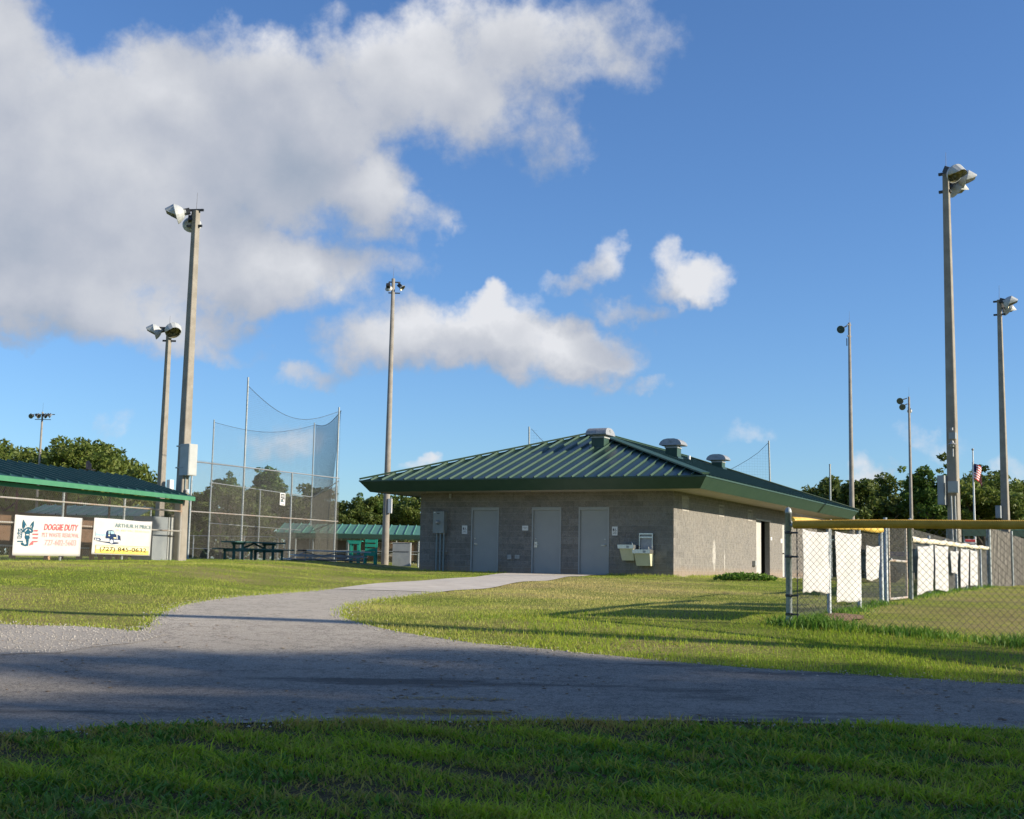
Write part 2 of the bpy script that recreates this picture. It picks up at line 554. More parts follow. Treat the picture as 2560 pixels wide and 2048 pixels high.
M['blue_ink'] = mat('blue_ink', (.01, .025, .075), .6, (.02, .045, .11), 30, 3, spec=.2)
M['glass_ink'] = mat('pale_blue_ink', (.25, .42, .47), .6, (.42, .58, .62), 30, 3, spec=.2)
M['black'] = mat('black_paint', (.012, .012, .012), .5, (.02, .02, .02), 6, 2)
M['flag_red'] = mat('flag_red', (.52, .03, .045), .7, (.58, .05, .06), 9, 2, spec=.1)
M['flag_white'] = mat('flag_white', (.74, .72, .70), .7, (.78, .76, .74), 9, 2, spec=.1)
M['flag_blue'] = mat('flag_blue', (.02, .03, .10), .7, (.03, .04, .13), 9, 2, spec=.1)
M['sign_red'] = mat('sign_red', (.62, .05, .05), .5, (.66, .08, .07), 9, 2)
M['blue_screen'] = mat('blue_windscreen', (.02, .035, .16), .8, (.03, .05, .20), 6, 3, spec=.1)
M['bark'] = mat('bark', (.075, .058, .045), .95, (.15, .12, .095), 9, 5, bump=.6, bscale=25, spec=.1)
M['bark_pale'] = mat('pale_bark', (.20, .17, .14), .95, (.30, .27, .23), 7, 5, bump=.5, bscale=25, spec=.1)
M['thatch'] = mat('dark_thatch', (.045, .040, .018), .95, (.11, .085, .045), 14, 6, bump=.7, bscale=80, spec=.1)
M['stone'] = mat('pale_stone', (.34, .31, .27), .9, (.55, .51, .45), 3, 3, spec=.2)
M['dead_leaf'] = mat('dead_leaf', (.16, .085, .035), .8, (.30, .19, .08), 3, 3, spec=.15)
M['dirt'] = mat('bare_soil', (.20, .13, .075), .95, (.30, .21, .13), 6, 6, bump=.6, bscale=60, spec=.1)
M['car_paint'] = mat('teal_car_paint', (.02, .055, .075), .3, (.025, .06, .08), 3, 2, spec=.5)
M['car_glass'] = mat('car_glass', (.16, .30, .36), .08, (.18, .33, .38), 2, 2, spec=.8)
M['tyre'] = mat('tyre', (.02, .02, .02), .85, (.03, .03, .03), 20, 2)
M['feather'] = mat('black_feather', (.012, .012, .016), .6, (.02, .02, .026), 30, 3)
M['blade_near'] = blade_material('grass_blade_verge', (.07, .23, .008), (.48, .62, .03), (.58, .37, .12), .45)
M['blade_lawn'] = blade_material('grass_blade_lawn', (.18, .36, .02), (.47, .54, .055), (.68, .55, .22), .42)
M['weed'] = blade_material('weed_leaf', (.06, .17, .016), (.17, .32, .04), (.36, .28, .11))
M['leaf_oak'] = blade_material('oak_leaf', (.068, .118, .022), (.195, .25, .05), (.28, .23, .08), .35)
M['leaf_dark'] = blade_material('dark_leaf', (.036, .072, .015), (.135, .18, .036), (.19, .16, .05), .33)
M['leaf_pine'] = blade_material('pine_needle', (.035, .09, .014), (.13, .22, .032), (.2, .19, .06), .3)


# ------------------------------------------------------------------ mesh building
class MB:
    def __init__(s):
        s.v, s.f = [], []

    def add(s, verts, faces):
        o = len(s.v)
        s.v += [tuple(p) for p in verts]
        s.f += [tuple(i + o for i in f) for f in faces]
        return s

    def hexa(s, c):          # eight corners: bottom four (ccw), top four
        return s.add(c, [(3, 2, 1, 0), (4, 5, 6, 7), (0, 1, 5, 4), (1, 2, 6, 5), (2, 3, 7, 6), (3, 0, 4, 7)])

    def box(s, x0, x1, y0, y1, z0, z1):
        return s.hexa([(x0, y0, z0), (x1, y0, z0), (x1, y1, z0), (x0, y1, z0), (x0, y0, z1), (x1, y0, z1), (x1, y1, z1), (x0, y1, z1)])

    def obox(s, c, ax, ay, az):   # centre and three half axes
        c, ax, ay, az = Vector(c), Vector(ax), Vector(ay), Vector(az)
        return s.hexa([c - ax - ay - az, c + ax - ay - az, c + ax + ay - az, c - ax + ay - az,
                       c - ax - ay + az, c + ax - ay + az, c + ax + ay + az, c - ax + ay + az])

    def bar(s, a, b, w, h, up=(0, 0, 1)):   # rectangular bar from a to b
        a, b = Vector(a), Vector(b)
        d = (b - a)
        u = Vector(up)
        side = d.cross(u)
        if side.length < 1e-6:
            side = d.cross(Vector((1, 0, 0)))
        side.normalize()
        u2 = side.cross(d).normalized()
        return s.obox((a + b) / 2, d / 2, side * w / 2, u2 * h / 2)

    def tube(s, a, b, r0, r1=None, n=8, cap=True, ph=0.0):
        a, b = Vector(a), Vector(b)
        r1 = r0 if r1 is None else r1
        d = (b - a).normalized()
        x = d.cross(Vector((0, 0, 1)))
        if x.length < 1e-5:
            x = Vector((1, 0, 0))
        x.normalize()
        y = d.cross(x)
        vs = []
        for (p, r) in ((a, r0), (b, r1)):
            for i in range(n):
                t = 2 * math.pi * i / n + ph
                vs.append(p + x * (r * math.cos(t)) + y * (r * math.sin(t)))
        fs = [(i, (i + 1) % n, n + (i + 1) % n, n + i) for i in range(n)]
        if cap:
            fs += [tuple(range(n - 1, -1, -1)), tuple(range(n, 2 * n))]
        return s.add(vs, fs)

    def lathe(s, o, axis, prof, n=16, ref=None, a0=0.0, a1=2 * math.pi, closed=True):
        """prof: (distance along axis, radius)"""
        o, axis = Vector(o), Vector(axis).normalized()
        x = Vector(ref) if ref is not None else axis.cross(Vector((0, 0, 1)))
        if x.length < 1e-5:
            x = Vector((1, 0, 0))
        x = (x - axis * x.dot(axis)).normalized()
        y = axis.cross(x)
        m = n if closed else n + 1
        vs, fs = [], []
        for (t, r) in prof:
            for i in range(m):
                a = a0 + (a1 - a0) * i / n
                vs.append(o + axis * t + x * (r * math.cos(a)) + y * (r * math.sin(a)))
        for k in range(len(prof) - 1):
            for i in range(n):
                j = (i + 1) % m if closed else i + 1
                fs.append((k * m + i, k * m + j, (k + 1) * m + j, (k + 1) * m + i))
        return s.add(vs, fs)

    def poly(s, pts):
        return s.add(pts, [tuple(range(len(pts)))])

    def prism(s, pts, d):     # flat polygon extruded by vector d
        n = len(pts)
        d = Vector(d)
        p = [Vector(q) for q in pts]
        fs = [tuple(range(n - 1, -1, -1)), tuple(range(n, 2 * n))]
        fs += [(i, (i + 1) % n, n + (i + 1) % n, n + i) for i in range(n)]
        return s.add(p + [q + d for q in p], fs)

    def build(s, name, m, parent=None, origin=None, smooth=False):
        """verts are in world space; the object is placed relative to its root"""
        o = Vector((0, 0, 0))
        rot = None
        if parent is not None:
            root = parent
            while root.parent:
                root = root.parent
            if root.type == 'EMPTY':
                inv = root_matrix(root).inverted()
                vs = [inv @ Vector(p) for p in s.v]
            else:
                vs = [Vector(p) - root.location for p in s.v]
        else:
            if origin is None:
                a = np.array([tuple(p) for p in s.v])
                origin = ((a[:, 0].min() + a[:, 0].max()) / 2, (a[:, 1].min() + a[:, 1].max()) / 2, a[:, 2].min())
            o = Vector(origin)
            vs = [Vector(p) - o for p in s.v]
        me = bpy.data.meshes.new(name)
        me.from_pydata([tuple(v) for v in vs], [], s.f)
        me.update()
        if smooth:
            me.shade_smooth() if hasattr(me, 'shade_smooth') else None
        me.materials.append(m)
        ob = bpy.data.objects.new(name, me)
        COL.objects.link(ob)
        if parent is not None:
            ob.parent = parent
        else:
            ob.location = o
        return ob


def root_matrix(o):
    return Matrix.LocRotScale(o.location, o.rotation_euler, o.scale)


def empty(name, loc, rz=0.0, label=None, cat=None, group=None):
    o = bpy.data.objects.new(name, None)
    o.empty_display_size = 0.3
    COL.objects.link(o)
    o.location = loc
    o.rotation_euler = (0, 0, rz)
    tag(o, label, cat, group)
    return o


def tag(o, label=None, cat=None, group=None, kind=None):
    if label:
        o['label'] = label
    if cat:
        o['category'] = cat
    if group:
        o['group'] = group
    if kind:
        o['kind'] = kind
    return o


def mesh_np(name, V, F, m, attrs=None):
    me = bpy.data.meshes.new(name)
    V = np.asarray(V, np.float32)
    F = np.asarray(F, np.int32)
    k = F.shape[1]
    me.vertices.add(len(V))
    me.vertices.foreach_set('co', V.ravel())
    me.loops.add(F.size)
    me.loops.foreach_set('vertex_index', F.ravel())
    me.polygons.add(len(F))
    me.polygons.foreach_set('loop_start', np.arange(0, F.size, k, dtype=np.int32))
    me.polygons.foreach_set('loop_total', np.full(len(F), k, np.int32))
    for an, av in (attrs or {}).items():
        a = me.attributes.new(an, 'FLOAT', 'POINT')
        a.data.foreach_set('value', np.asarray(av, np.float32))
    me.update(calc_edges=True)
    me.materials.append(m)
    return me


def link_mesh(name, me, loc=(0, 0, 0), parent=None):
    o = bpy.data.objects.new(name, me)
    COL.objects.link(o)
    o.location = loc
    o.parent = parent
    return o


class Plane:
    """vertical plane through two ground points; (s, z) coordinates"""
    def __init__(s, a, b):
        s.a = Vector((a[0], a[1], 0))
        s.d = (Vector((b[0], b[1], 0)) - s.a).normalized()
        s.n = Vector((s.d.y, -s.d.x, 0))      # to the right of the direction
        s.len = (Vector((b[0], b[1], 0)) - s.a).length

    def hit(s, px, py):
        d = ray(px, py)
        o = Vector((0, 0, EYE))
        t = (s.a - o).dot(s.n) / d.dot(s.n)
        q = o + d * t
        return (q - s.a).dot(s.d), q.z

    def pt(s, u, z, off=0.0):
        q = s.a + s.d * u + s.n * off
        return Vector((q.x, q.y, z))

    def ground(s, u):
        q = s.a + s.d * u
        return g1(q.x, q.y)


def chain_link(pl, s0, s1, zb, zt, wire=.0035, pitch=.072, off=0.0):
    """diamond mesh: two families of straight wires clipped to the panel"""
    b = MB()
    W, H = s1 - s0, zt - zb
    for sg in (1, -1):
        c = -H if sg > 0 else 0.0
        end = W if sg > 0 else W + H
        while c < end:
            # line u = c + sg * h
            if sg > 0:
                h0, h1 = max(0, -c), min(H, W - c)
            else:
                h0, h1 = max(0, c - W), min(H, c)
            if h1 - h0 > .01:
                u0, u1 = c + sg * h0, c + sg * h1
                p0 = pl.pt(s0 + u0, zb + h0, off + sg * .0015)
                p1 = pl.pt(s0 + u1, zb + h1, off + sg * .0015)
                b.tube(p0, p1, wire / 2, n=3, cap=False)
            c += pitch
    return b


# lettering: built-in font turned into flat mesh
_txt = {}


def text_mesh(s, bold=0.0):
    if (s, bold) in _txt:
        return _txt[(s, bold)]
    cu = bpy.data.curves.new('lettering_curve', 'FONT')
    cu.body = s
    cu.resolution_u = 3
    cu.offset = bold
    ob = bpy.data.objects.new('lettering_curve', cu)
    COL.objects.link(ob)
    bpy.context.view_layer.update()
    dg = bpy.context.evaluated_depsgraph_get()
    me = bpy.data.meshes.new_from_object(ob.evaluated_get(dg))
    vs = np.array([v.co[:2] for v in me.vertices])
    fs = [tuple(p.vertices) for p in me.polygons]
    bpy.data.objects.remove(ob)
    bpy.data.meshes.remove(me)
    bpy.data.curves.remove(cu)
    mn, mx = vs.min(0), vs.max(0)
    vs = (vs - mn) / (mx - mn)
    _txt[(s, bold)] = (vs, fs)
    return vs, fs


def inside(poly, x, y):
    x, y = np.asarray(x), np.asarray(y)
    r = np.zeros(x.shape, bool)
    n = len(poly)
    for i in range(n):
        x0, y0 = poly[i][0], poly[i][1]
        x1, y1 = poly[(i + 1) % n][0], poly[(i + 1) % n][1]
        c = ((y0 > y) != (y1 > y))
        with np.errstate(divide='ignore', invalid='ignore'):
            xi = (x1 - x0) * (y - y0) / (y1 - y0 + 1e-12) + x0
        r ^= c & (x < xi)
    return r


def sheet(name, poly, off, m, step=.5):
    bm = bmesh.new()
    vs = [bm.verts.new((p[0], p[1], 0)) for p in poly]
    for t in tessellate_polygon([[Vector((p[0], p[1], 0)) for p in poly]]):
        try:
            bm.faces.new([vs[i] for i in t])
        except ValueError:
            pass
    xs = [p[0] for p in poly]
    ys = [p[1] for p in poly]
    for ax, lo, hi in ((0, min(xs), max(xs)), (1, min(ys), max(ys))):
        k = math.ceil(lo / step) * step
        while k < hi:
            co = [0, 0, 0]
            no = [0, 0, 0]
            co[ax] = k
            no[ax] = 1
            bmesh.ops.bisect_plane(bm, geom=bm.verts[:] + bm.edges[:] + bm.faces[:], plane_co=co, plane_no=no)
            k += step
    for v in bm.verts:
        v.co.z = g1(v.co.x, v.co.y) + off
    bmesh.ops.recalc_face_normals(bm, faces=bm.faces[:])
    if sum(f.normal.z for f in bm.faces) < 0:
        bmesh.ops.reverse_faces(bm, faces=bm.faces[:])
    me = bpy.data.meshes.new(name)
    bm.to_mesh(me)
    bm.free()
    me.materials.append(m)
    for p in me.polygons:
        p.use_smooth = True
    o = link_mesh(name, me)
    tag(o, kind='structure')
    return o


def jag(pts, amp, step=.35, seed=0):
    """resample a polyline and make it ragged, like a mown or broken edge"""
    out = []
    r = random.Random(seed)
    for i in range(len(pts) - 1):
        a, b = Vector(pts[i][:2]), Vector(pts[i + 1][:2])
        n = max(1, int((b - a).length / step))
        nn = Vector((-(b - a).y, (b - a).x)).normalized()
        for k in range(n):
            q = a.lerp(b, k / n)
            w = mnoise.noise(Vector((q.x * .9, q.y * .9, seed))) + .6 * mnoise.noise(Vector((q.x * 3, q.y * 3, seed + 5)))
            out.append(q + nn * (amp * w))
    out.append(Vector(pts[-1][:2]))
    return out

# ------------------------------------------------------------------ ground, road, path
def build_ground():
    xs = np.concatenate([-np.geomspace(25, 900, 26)[::-1], np.arange(-24.6, 24.7, .4), np.geomspace(25, 900, 26)])
    ys = np.concatenate([-np.geomspace(2, 300, 16)[::-1], np.arange(0, 50.1, .4), np.geomspace(51, 1400, 40)])
    X, Y = np.meshgrid(xs, ys)
    Z = gz(X, Y)
    V = np.stack([X, Y, Z], -1).reshape(-1, 3)
    nx, ny = len(xs), len(ys)
    i = np.arange((ny - 1) * (nx - 1))
    r, c = i // (nx - 1), i % (nx - 1)
    a = r * nx + c
    F = np.stack([a, a + 1, a + nx + 1, a + nx], -1)
    me = mesh_np('ground', V, F, M['lawn'])
    me.polygons.foreach_set('use_smooth', np.ones(len(F), bool))
    o = link_mesh('ground', me)
    tag(o, 'mown lawn of green and straw-coloured grass', None, None, 'structure')


build_ground()

road_near_px = [(0, 1839), (208, 1830), (356, 1816), (594, 1810), (1000, 1806), (1280, 1804), (1700, 1806), (2171, 1813), (2560, 1830)]
road_far_px = [(2560, 1715), (2230, 1697), (1874, 1673), (1636, 1652), (1280, 1620), (1128, 1605), (980, 1578), (861, 1551), (846, 1540),
               (879, 1513), (950, 1498), (1098, 1483)]
path_left_px = [(831, 1474), (653, 1489), (534, 1500), (451, 1516), (400, 1533), (380, 1548)]
near = [G(*p) for p in road_near_px]
far = [G(*p) for p in road_far_px]
pleft = [G(*p) for p in path_left_px]
gravel_px = [(372, 1566), (352, 1580), (180, 1569), (0, 1562)]
gpts = [G(*p) for p in gravel_px]
nl = near[0] + (near[0] - near[2]).normalized() * 14
nr = near[-1] + (near[-1] - near[-2]).normalized() * 18
fr = far[0] + (far[0] - far[1]).normalized() * 18
gl_ = gpts[-1] + Vector((-12, 2.4, 0))
e_near = jag([nl] + near + [nr], .07, .3, 1)
e_far = jag([fr] + far, .07, .3, 2)
e_pl = jag(pleft + [gpts[0]], .06, .3, 3)
e_gr = jag(gpts + [gl_], .13, .3, 4)
ROAD = [tuple(p) for p in e_near + e_far + e_pl + e_gr]
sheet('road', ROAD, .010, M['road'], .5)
# pale crushed shell shoulder on the left
gnear = [G(*p) for p in [(0, 1640), (160, 1636), (330, 1612), (420, 1588), (372, 1566)]]
GRAVEL = [tuple(p) for p in jag([gl_ + Vector((0, -2.6, 0))] + gnear, .22, .08, 6) + jag([gpts[0]] + gpts[1:] + [gl_], .13, .3, 4)[1:]]
sheet('gravel_shoulder', GRAVEL, .0135, M['gravel'], .5)
# the concrete walk to the doors
walk_r = [G(*p) for p in [(1098, 1483), (1280, 1460), (1400, 1447)]]
walk_l = [G(*p) for p in [(1009, 1456), (831, 1474)]]

# ------------------------------------------------------------------ restroom building
BX, BY = 5.24, 41.0
BAZ = math.atan2(-.4415, .8973)            # local x runs along the front wall to the right
bex = Vector((.8973, -.4415, 0))
bey = Vector((.4415, .8973, 0))
BZ = EYE - .21
BC = Vector((BX, BY, BZ))
FL, SL = 9.36, 20.3
bld = empty('restroom_building', BC, BAZ, 'grey concrete block restroom building with green hipped metal roof', 'building')


def bw(x, y, z):
    return BC + bex * x + bey * y + Vector((0, 0, z))


front = Plane(bw(-FL, 0, 0)[:2], bw(0, 0, 0)[:2])     # s from left corner
side = Plane(bw(0, 0, 0)[:2], bw(0, SL, 0)[:2])


def fx(px, py):
    s, z = front.hit(px, py)
    return s - FL, z - BZ


def sy(px, py):
    s, z = side.hit(px, py)
    return s, z - BZ


class LB(MB):
    """builder in the building's own axes"""
    def build(s, name, m, parent=None, **k):
        me = bpy.data.meshes.new(name)
        me.from_pydata([tuple(v) for v in s.v], [], s.f)
        me.update()
        me.materials.append(m)
        o = bpy.data.objects.new(name, me)
        COL.objects.link(o)
        o.parent = parent
        return o


walk_poly = [tuple(p[:2]) for p in walk_l[::-1]][:0]
door_l = bw(fx(1278, 1431)[0], -.02, 0)
door_r = bw(fx(1530, 1436)[0], -.02, 0)
WALK = [tuple(p[:2]) for p in ([walk_l[1]] + walk_r + [G(1476, 1439)] + [door_r, door_l] + [G(1187, 1444)] + [walk_l[0]])]
sheet('path', WALK, .016, M['concrete_walk'], .5)
# slab under and round the walls
sb = LB()
sb.box(-FL - .12, .35, -.14, SL + .3, -.25, -.012)
sb.build('slab', M['slab'], bld)

WT = 2.74
doors = []
for (l, r) in ((1181, 1243), (1333, 1399), (1450, 1519)):
    doors.append((fx(l, 1350)[0], fx(r, 1350)[0]))
DOOR_H = 2.13
fr_w, fr_h = .055, .10
f_open = [(a - fr_w, b + fr_w, 0, DOOR_H + fr_h) for a, b in doors]
sd1 = (sy(1890.6, 1380)[0], sy(1924.4, 1380)[0])
sd2 = (sy(1956, 1380)[0], sy(1956, 1380)[0] + 1.0)
s_open = [(sd1[0], sd1[1], 0, 2.2), (sd2[0], sd2[1], 0, 2.2)]
svents = []
for (l, r, t, b) in ((1705, 1721, 1244, 1277), (1797, 1809, 1264, 1291), (1869, 1880, 1276, 1302)):
    a, zt = sy(l, t)
    c, zb = sy(r, b)
    svents.append((a, c, zb, zt))


def backing(b, along, L0, L1, opens, x_of):
    """wall core: piers and lintels round the openings"""
    cuts = sorted(opens)
    p = L0
    for (a, c, z0, z1) in cuts:
        x_of(b, p, a, -.2, WT)
        x_of(b, a, c, z1, WT)
        p = c
    x_of(b, p, L1, -.2, WT)


core = LB()
backing(core, 'x', -FL, 0, f_open, lambda b, a, c, z0, z1: b.box(a, c, .003, .2, z0, z1))
wall_front = core.build('wall', M['mortar'], bld)
wall_front['label'] = 'shaded front wall with three steel doors'
core = LB()
backing(core, 'y', .2, SL, s_open, lambda b, a, c, z0, z1: b.box(-.2, -.003, a, c, z0, z1))
core.box(-.2, -.003, .003, .2, -.2, WT)
wall_side = core.build('wall', M['mortar'], bld)
wall_side['label'] = 'sunlit side wall'
core = LB()
core.box(-FL + .003, -FL + .2, .2, SL, -.2, WT)
core.box(-FL + .2, -.2, SL - .2, SL, -.2, WT)
core.build('wall', M['block'], bld)['label'] = 'rear and left walls'

# split-face blocks, laid in running bond, each its own piece
BL, BH, J = .4064, .2032, .009
_blk = {}


def block_mesh(w, h, ax):
    key = (round(w, 3), round(h, 3), ax)
    if key not in _blk:
        b = MB()
        if ax == 'x':
            b.box(0, w, -.006, .03, 0, h)
        else:
            b.box(-.03, .006, 0, w, 0, h)
        me = bpy.data.meshes.new('block')
        me.from_pydata(b.v, [], b.f)
        me.materials.append(M['block'])
        _blk[key] = me
    return _blk[key]


def lay(L0, L1, opens):
    out = []
    row = 0
    z = 0.0
    while z < WT - .02:
        h = min(BH, WT - z)
        segs = []
        x = L0 - (BL / 2 if row % 2 else 0)
        while x < L1:
            a, b = max(x, L0), min(x + BL, L1)
            parts = [(a, b)]
            for (o0, o1, z0, z1) in opens:
                if z + h * .5 > z0 and z + h * .5 < z1:
                    np_ = []
                    for (p, q) in parts:
                        if q <= o0 or p >= o1:
                            np_.append((p, q))
                        else:
                            if p < o0:
                                np_.append((p, o0))
                            if q > o1:
                                np_.append((o1, q))
                    parts = np_
            for (p, q) in parts:
                if q - p > .035:
                    out.append((p + J / 2, z + J / 2, q - p - J, h - J))
            x += BL
        row += 1
        z += BH
    return out


fb = lay(-FL, 0, f_open)
for (x, z, w, h) in fb:
    o = bpy.data.objects.new('block', block_mesh(w, h, 'x'))
    COL.objects.link(o)
    o.location = (x, 0, z)
    o.parent = wall_front
sb_all = lay(0, SL, s_open + [(a, c, z0, z1) for (a, c, z0, z1) in svents])
sb_all.sort(key=lambda t: t[0])
quota = max(0, 298 - len(fb))
for (x, z, w, h) in sb_all[:quota]:
    o = bpy.data.objects.new('block', block_mesh(w, h, 'y'))
    COL.objects.link(o)
    o.location = (0, x, z)
    o.parent = wall_side
b = LB()
for (x, z, w, h) in sb_all[quota:]:
    b.box(-.03, .006, x, x + w, z, z + h)
o = b.build('block_courses', M['block'], wall_side)
o['kind'] = 'stuff'


def lever(x, z, sgn, plate=False):
    b = LB()
    if plate:
        b.box(x - .05, x + .05, -.02, -.004, z - .10, z + .09)
    b.lathe((x, -.004, z), (0, -1, 0), [(0, .032), (.025, .032), (.03, .02), (.06, .014)], 12)
    b.bar((x, -.06, z), (x + sgn * .12, -.06, z - .005), .018, .022)
    b.lathe((x, -.004, z + .19), (0, -1, 0), [(0, .022), (.018, .022), (.02, 0.001)], 10)
    return b


for k, (a, c) in enumerate(doors):
    # leaf a little behind the block face, steel frame around it
    d = LB()
    d.box(a, c, .035, .08, .012, DOOR_H)
    leaf = d.build('door', M['door'], bld)
    f = LB()
    f.box(a - fr_w, a - .003, -.016, .12, 0, DOOR_H + .003)
    f.box(c + .003, c + fr_w, -.016, .12, 0, DOOR_H + .003)
    f.box(a - fr_w, c + fr_w, -.018, .12, DOOR_H + .003, DOOR_H + fr_h)
    f.build('frame', M['door_frame'], leaf)
    t = LB()
    hs = c if k < 2 else a         # bright astragal along one edge
    t.box(hs - .012 if k < 2 else hs - .004, hs + .004 if k < 2 else hs + .012, .02, .034, .02, DOOR_H - .02)
    t.box(a + .01, c - .01, .018, .034, .012, .035)
    t.build('edge_trim', M['galv'], leaf)
    if k < 2:
        lv = lever(a + .09, .98, 1, k == 1)
    else:
        lv = lever(c - .10, .98, -1)
    for i, p in enumerate(lv.v):
        lv.v[i] = (p[0], p[1] + .035, p[2])
    lv.build('handle', M['steel'], leaf)

# side doorway with a pale leaf, an open gap and a deep jamb
d = LB()
w = sd1[1] - sd1[0]
d.box(-.15, -.11, sd1[0] + .01, sd1[0] + w * .55, .01, 2.19)
leaf = d.build('door', M['pale_door'], bld)
leaf['label'] = 'pale sunlit door leaf standing beside an open gap'
h = LB()
h.box(-.11, -.06, sd1[0] + .12, sd1[0] + .15, .62, .82)
h.build('handle', M['iron'], leaf)
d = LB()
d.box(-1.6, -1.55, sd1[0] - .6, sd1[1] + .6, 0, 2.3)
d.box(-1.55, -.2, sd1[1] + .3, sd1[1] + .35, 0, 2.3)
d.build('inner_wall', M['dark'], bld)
d = LB()
d.box(-.2, .02, sd1[0] - .12, sd1[1] + .1, 2.2, 2.26)
d.build('lintel', M['soffit'], bld)
d = LB()
d.box(-.06, -.02, sd2[0], sd2[1], .01, 2.2)
leaf = d.build('door', M['pale_door'], bld)
h = LB()
h.bar((.03, sd2[0] + .1, .98), (.03, sd2[0] + .22, .98), .02, .02)
h.tube((-.02, sd2[0] + .1, .98), (.04, sd2[0] + .1, .98), .025)
h.build('handle', M['iron'], leaf)
for (a, c, z0, z1) in svents:
    v = LB()
    v.box(-.06, -.035, a + .01, c - .01, z0 + .01, z1 - .01)
    g = v.build('wall_vent', M['slat'], bld)
    s_ = LB()
    n = 9
    for i in range(n):
        z = z0 + .02 + (z1 - z0 - .04) * i / n
        s_.hexa([(-.035, a + .03, z), (-.005, a + .03, z - .0), (-.005, c - .03, z), (-.035, c - .03, z),
                 (-.03, a + .03, z + .035), (-.0, a + .03, z + .012), (-.0, c - .03, z + .012), (-.03, c - .03, z + .035)])
    s_.build('louvre', M['slat'], g)
    s_ = LB()
    for q in ((a - .02, a + .03, z0 - .03, z1 + .03), (c - .03, c + .02, z0 - .03, z1 + .03)):
        s_.box(-.03, .014, q[0], q[1], q[2], q[3])
    s_.box(-.03, .016, a + .03, c - .03, z0 - .03, z0 + .02)
    s_.box(-.03, .016, a + .03, c - .03, z1 - .02, z1 + .03)
    s_.build('vent_frame', M['mortar'], g)

# roof: soffit, leaning fascia, panels, caps
OI, OO = 1.30, 1.56
ZS, ZF = WT, WT + .36
s_ = LB()
s_.box(-FL - OI, OI, -OI, SL + OI, ZS, ZS + .03)
s_.build('soffit', M['soffit'], bld)
roofz = ZF
x0, x1, y0, y1 = -FL - OO, OO, -OO, SL + OO
RW = x1 - x0
PIT = math.tan(R(18.6))


def roof_h(x, y):
    return roofz + PIT * min(x - x0, x1 - x, y - y0, y1 - y)


apex_y0, apex_y1, apex_x = y0 + RW / 2, y1 - RW / 2, (x0 + x1) / 2
deck = LB()
zt = roofz + PIT * RW / 2
dk = -.03
deck.add([(x0, y0, roofz + dk), (x1, y0, roofz + dk), (x1, y1, roofz + dk), (x0, y1, roofz + dk), (apex_x, apex_y0, zt + dk), (apex_x, apex_y1, zt + dk)],
         [(0, 1, 4), (1, 2, 5, 4), (2, 3, 5), (3, 0, 4, 5), (3, 2, 1, 0)])
roof = deck.build('roof', M['green_roof'], bld)
PW = RW / 28


def slope(origin, along, inward, L):
    n = round(L / PW)
    w = L / n
    nrm = Vector((-inward.x * PIT, -inward.y * PIT, 1)).normalized()

    def run(t):
        return max(0.0, min(t, L - t, RW / 2))

    def pt(t, r, up=0.0):
        return origin + along * t + inward * r + Vector((0, 0, PIT * r)) + nrm * up
    for k in range(n):
        t0, t1 = k * w, (k + 1) * w
        b = LB()
        poly = [(t0, 0), (t1, 0), (t1, run(t1))]
        for ta in (RW / 2, L - RW / 2):
            if t0 + 1e-4 < ta < t1 - 1e-4:
                poly.append((ta, run(ta)))
        poly.append((t0, run(t0)))
        pp = []
        for q in poly:
            if not pp or (abs(q[0] - pp[-1][0]) + abs(q[1] - pp[-1][1])) > 1e-4:
                pp.append(q)
        if len(pp) > 2 and (abs(pp[0][0] - pp[-1][0]) + abs(pp[0][1] - pp[-1][1])) < 1e-4:
            pp.pop()
        bend = 0.0
        b.prism([pt(t, r, -.004) for t, r in pp], nrm * .006)
        # raised seam on the left edge of the pan: trapezoid rib
        rr = run(t0)
        if rr > .12:
            hw, tw, hh = .034, .015, .058
            A = [pt(t0 - hw, -.015, .001), pt(t0 + hw, -.015, .001), pt(t0 + tw, -.015, hh), pt(t0 - tw, -.015, hh)]
            B = [pt(t0 - hw, rr, .001), pt(t0 + hw, rr, .001), pt(t0 + tw, rr, hh), pt(t0 - tw, rr, hh)]
            pan = b.build('roof_panel', M['green_roof'], roof)
            pan.data.materials.append(M['green_seam'])
            bm = bmesh.new()
            bm.from_mesh(pan.data)
            va = [bm.verts.new(tuple(q)) for q in A + B]
            for f in ((3, 2, 1, 0), (4, 5, 6, 7), (0, 1, 5, 4), (1, 2, 6, 5), (2, 3, 7, 6), (3, 0, 4, 7)):
                fc = bm.faces.new([va[i] for i in f])
                fc.material_index = 1
            bmesh.ops.recalc_face_normals(bm, faces=bm.faces[:])
            bm.to_mesh(pan.data)
            bm.free()
        else:
            b.build('roof_panel', M['green_roof'], roof)


X_, Y_ = Vector((1, 0, 0)), Vector((0, 1, 0))
slope(Vector((x0, y0, roofz)), X_, Y_, RW)
slope(Vector((x1, y0, roofz)), Y_, -X_, y1 - y0)
slope(Vector((x1, y1, roofz)), -X_, -Y_, RW)
slope(Vector((x0, y1, roofz)), -Y_, X_, y1 - y0)


def cap(a, b):
    m = LB()
    a, b = Vector(a), Vector(b)
    m.bar(a + Vector((0, 0, .085)), b + Vector((0, 0, .085)), .30, .02)
    m.bar(a + Vector((0, 0, .06)), b + Vector((0, 0, .06)), .22, .05)
    m.build('hip_cap', M['green_seam'], roof)


for c in ((x0, y0), (x1, y0)):
    cap((c[0], c[1], roofz), (apex_x, apex_y0, zt))
for c in ((x0, y1), (x1, y1)):
    cap((c[0], c[1], roofz), (apex_x, apex_y1, zt))
cap((apex_x, apex_y0, zt), (apex_x, apex_y1, zt))
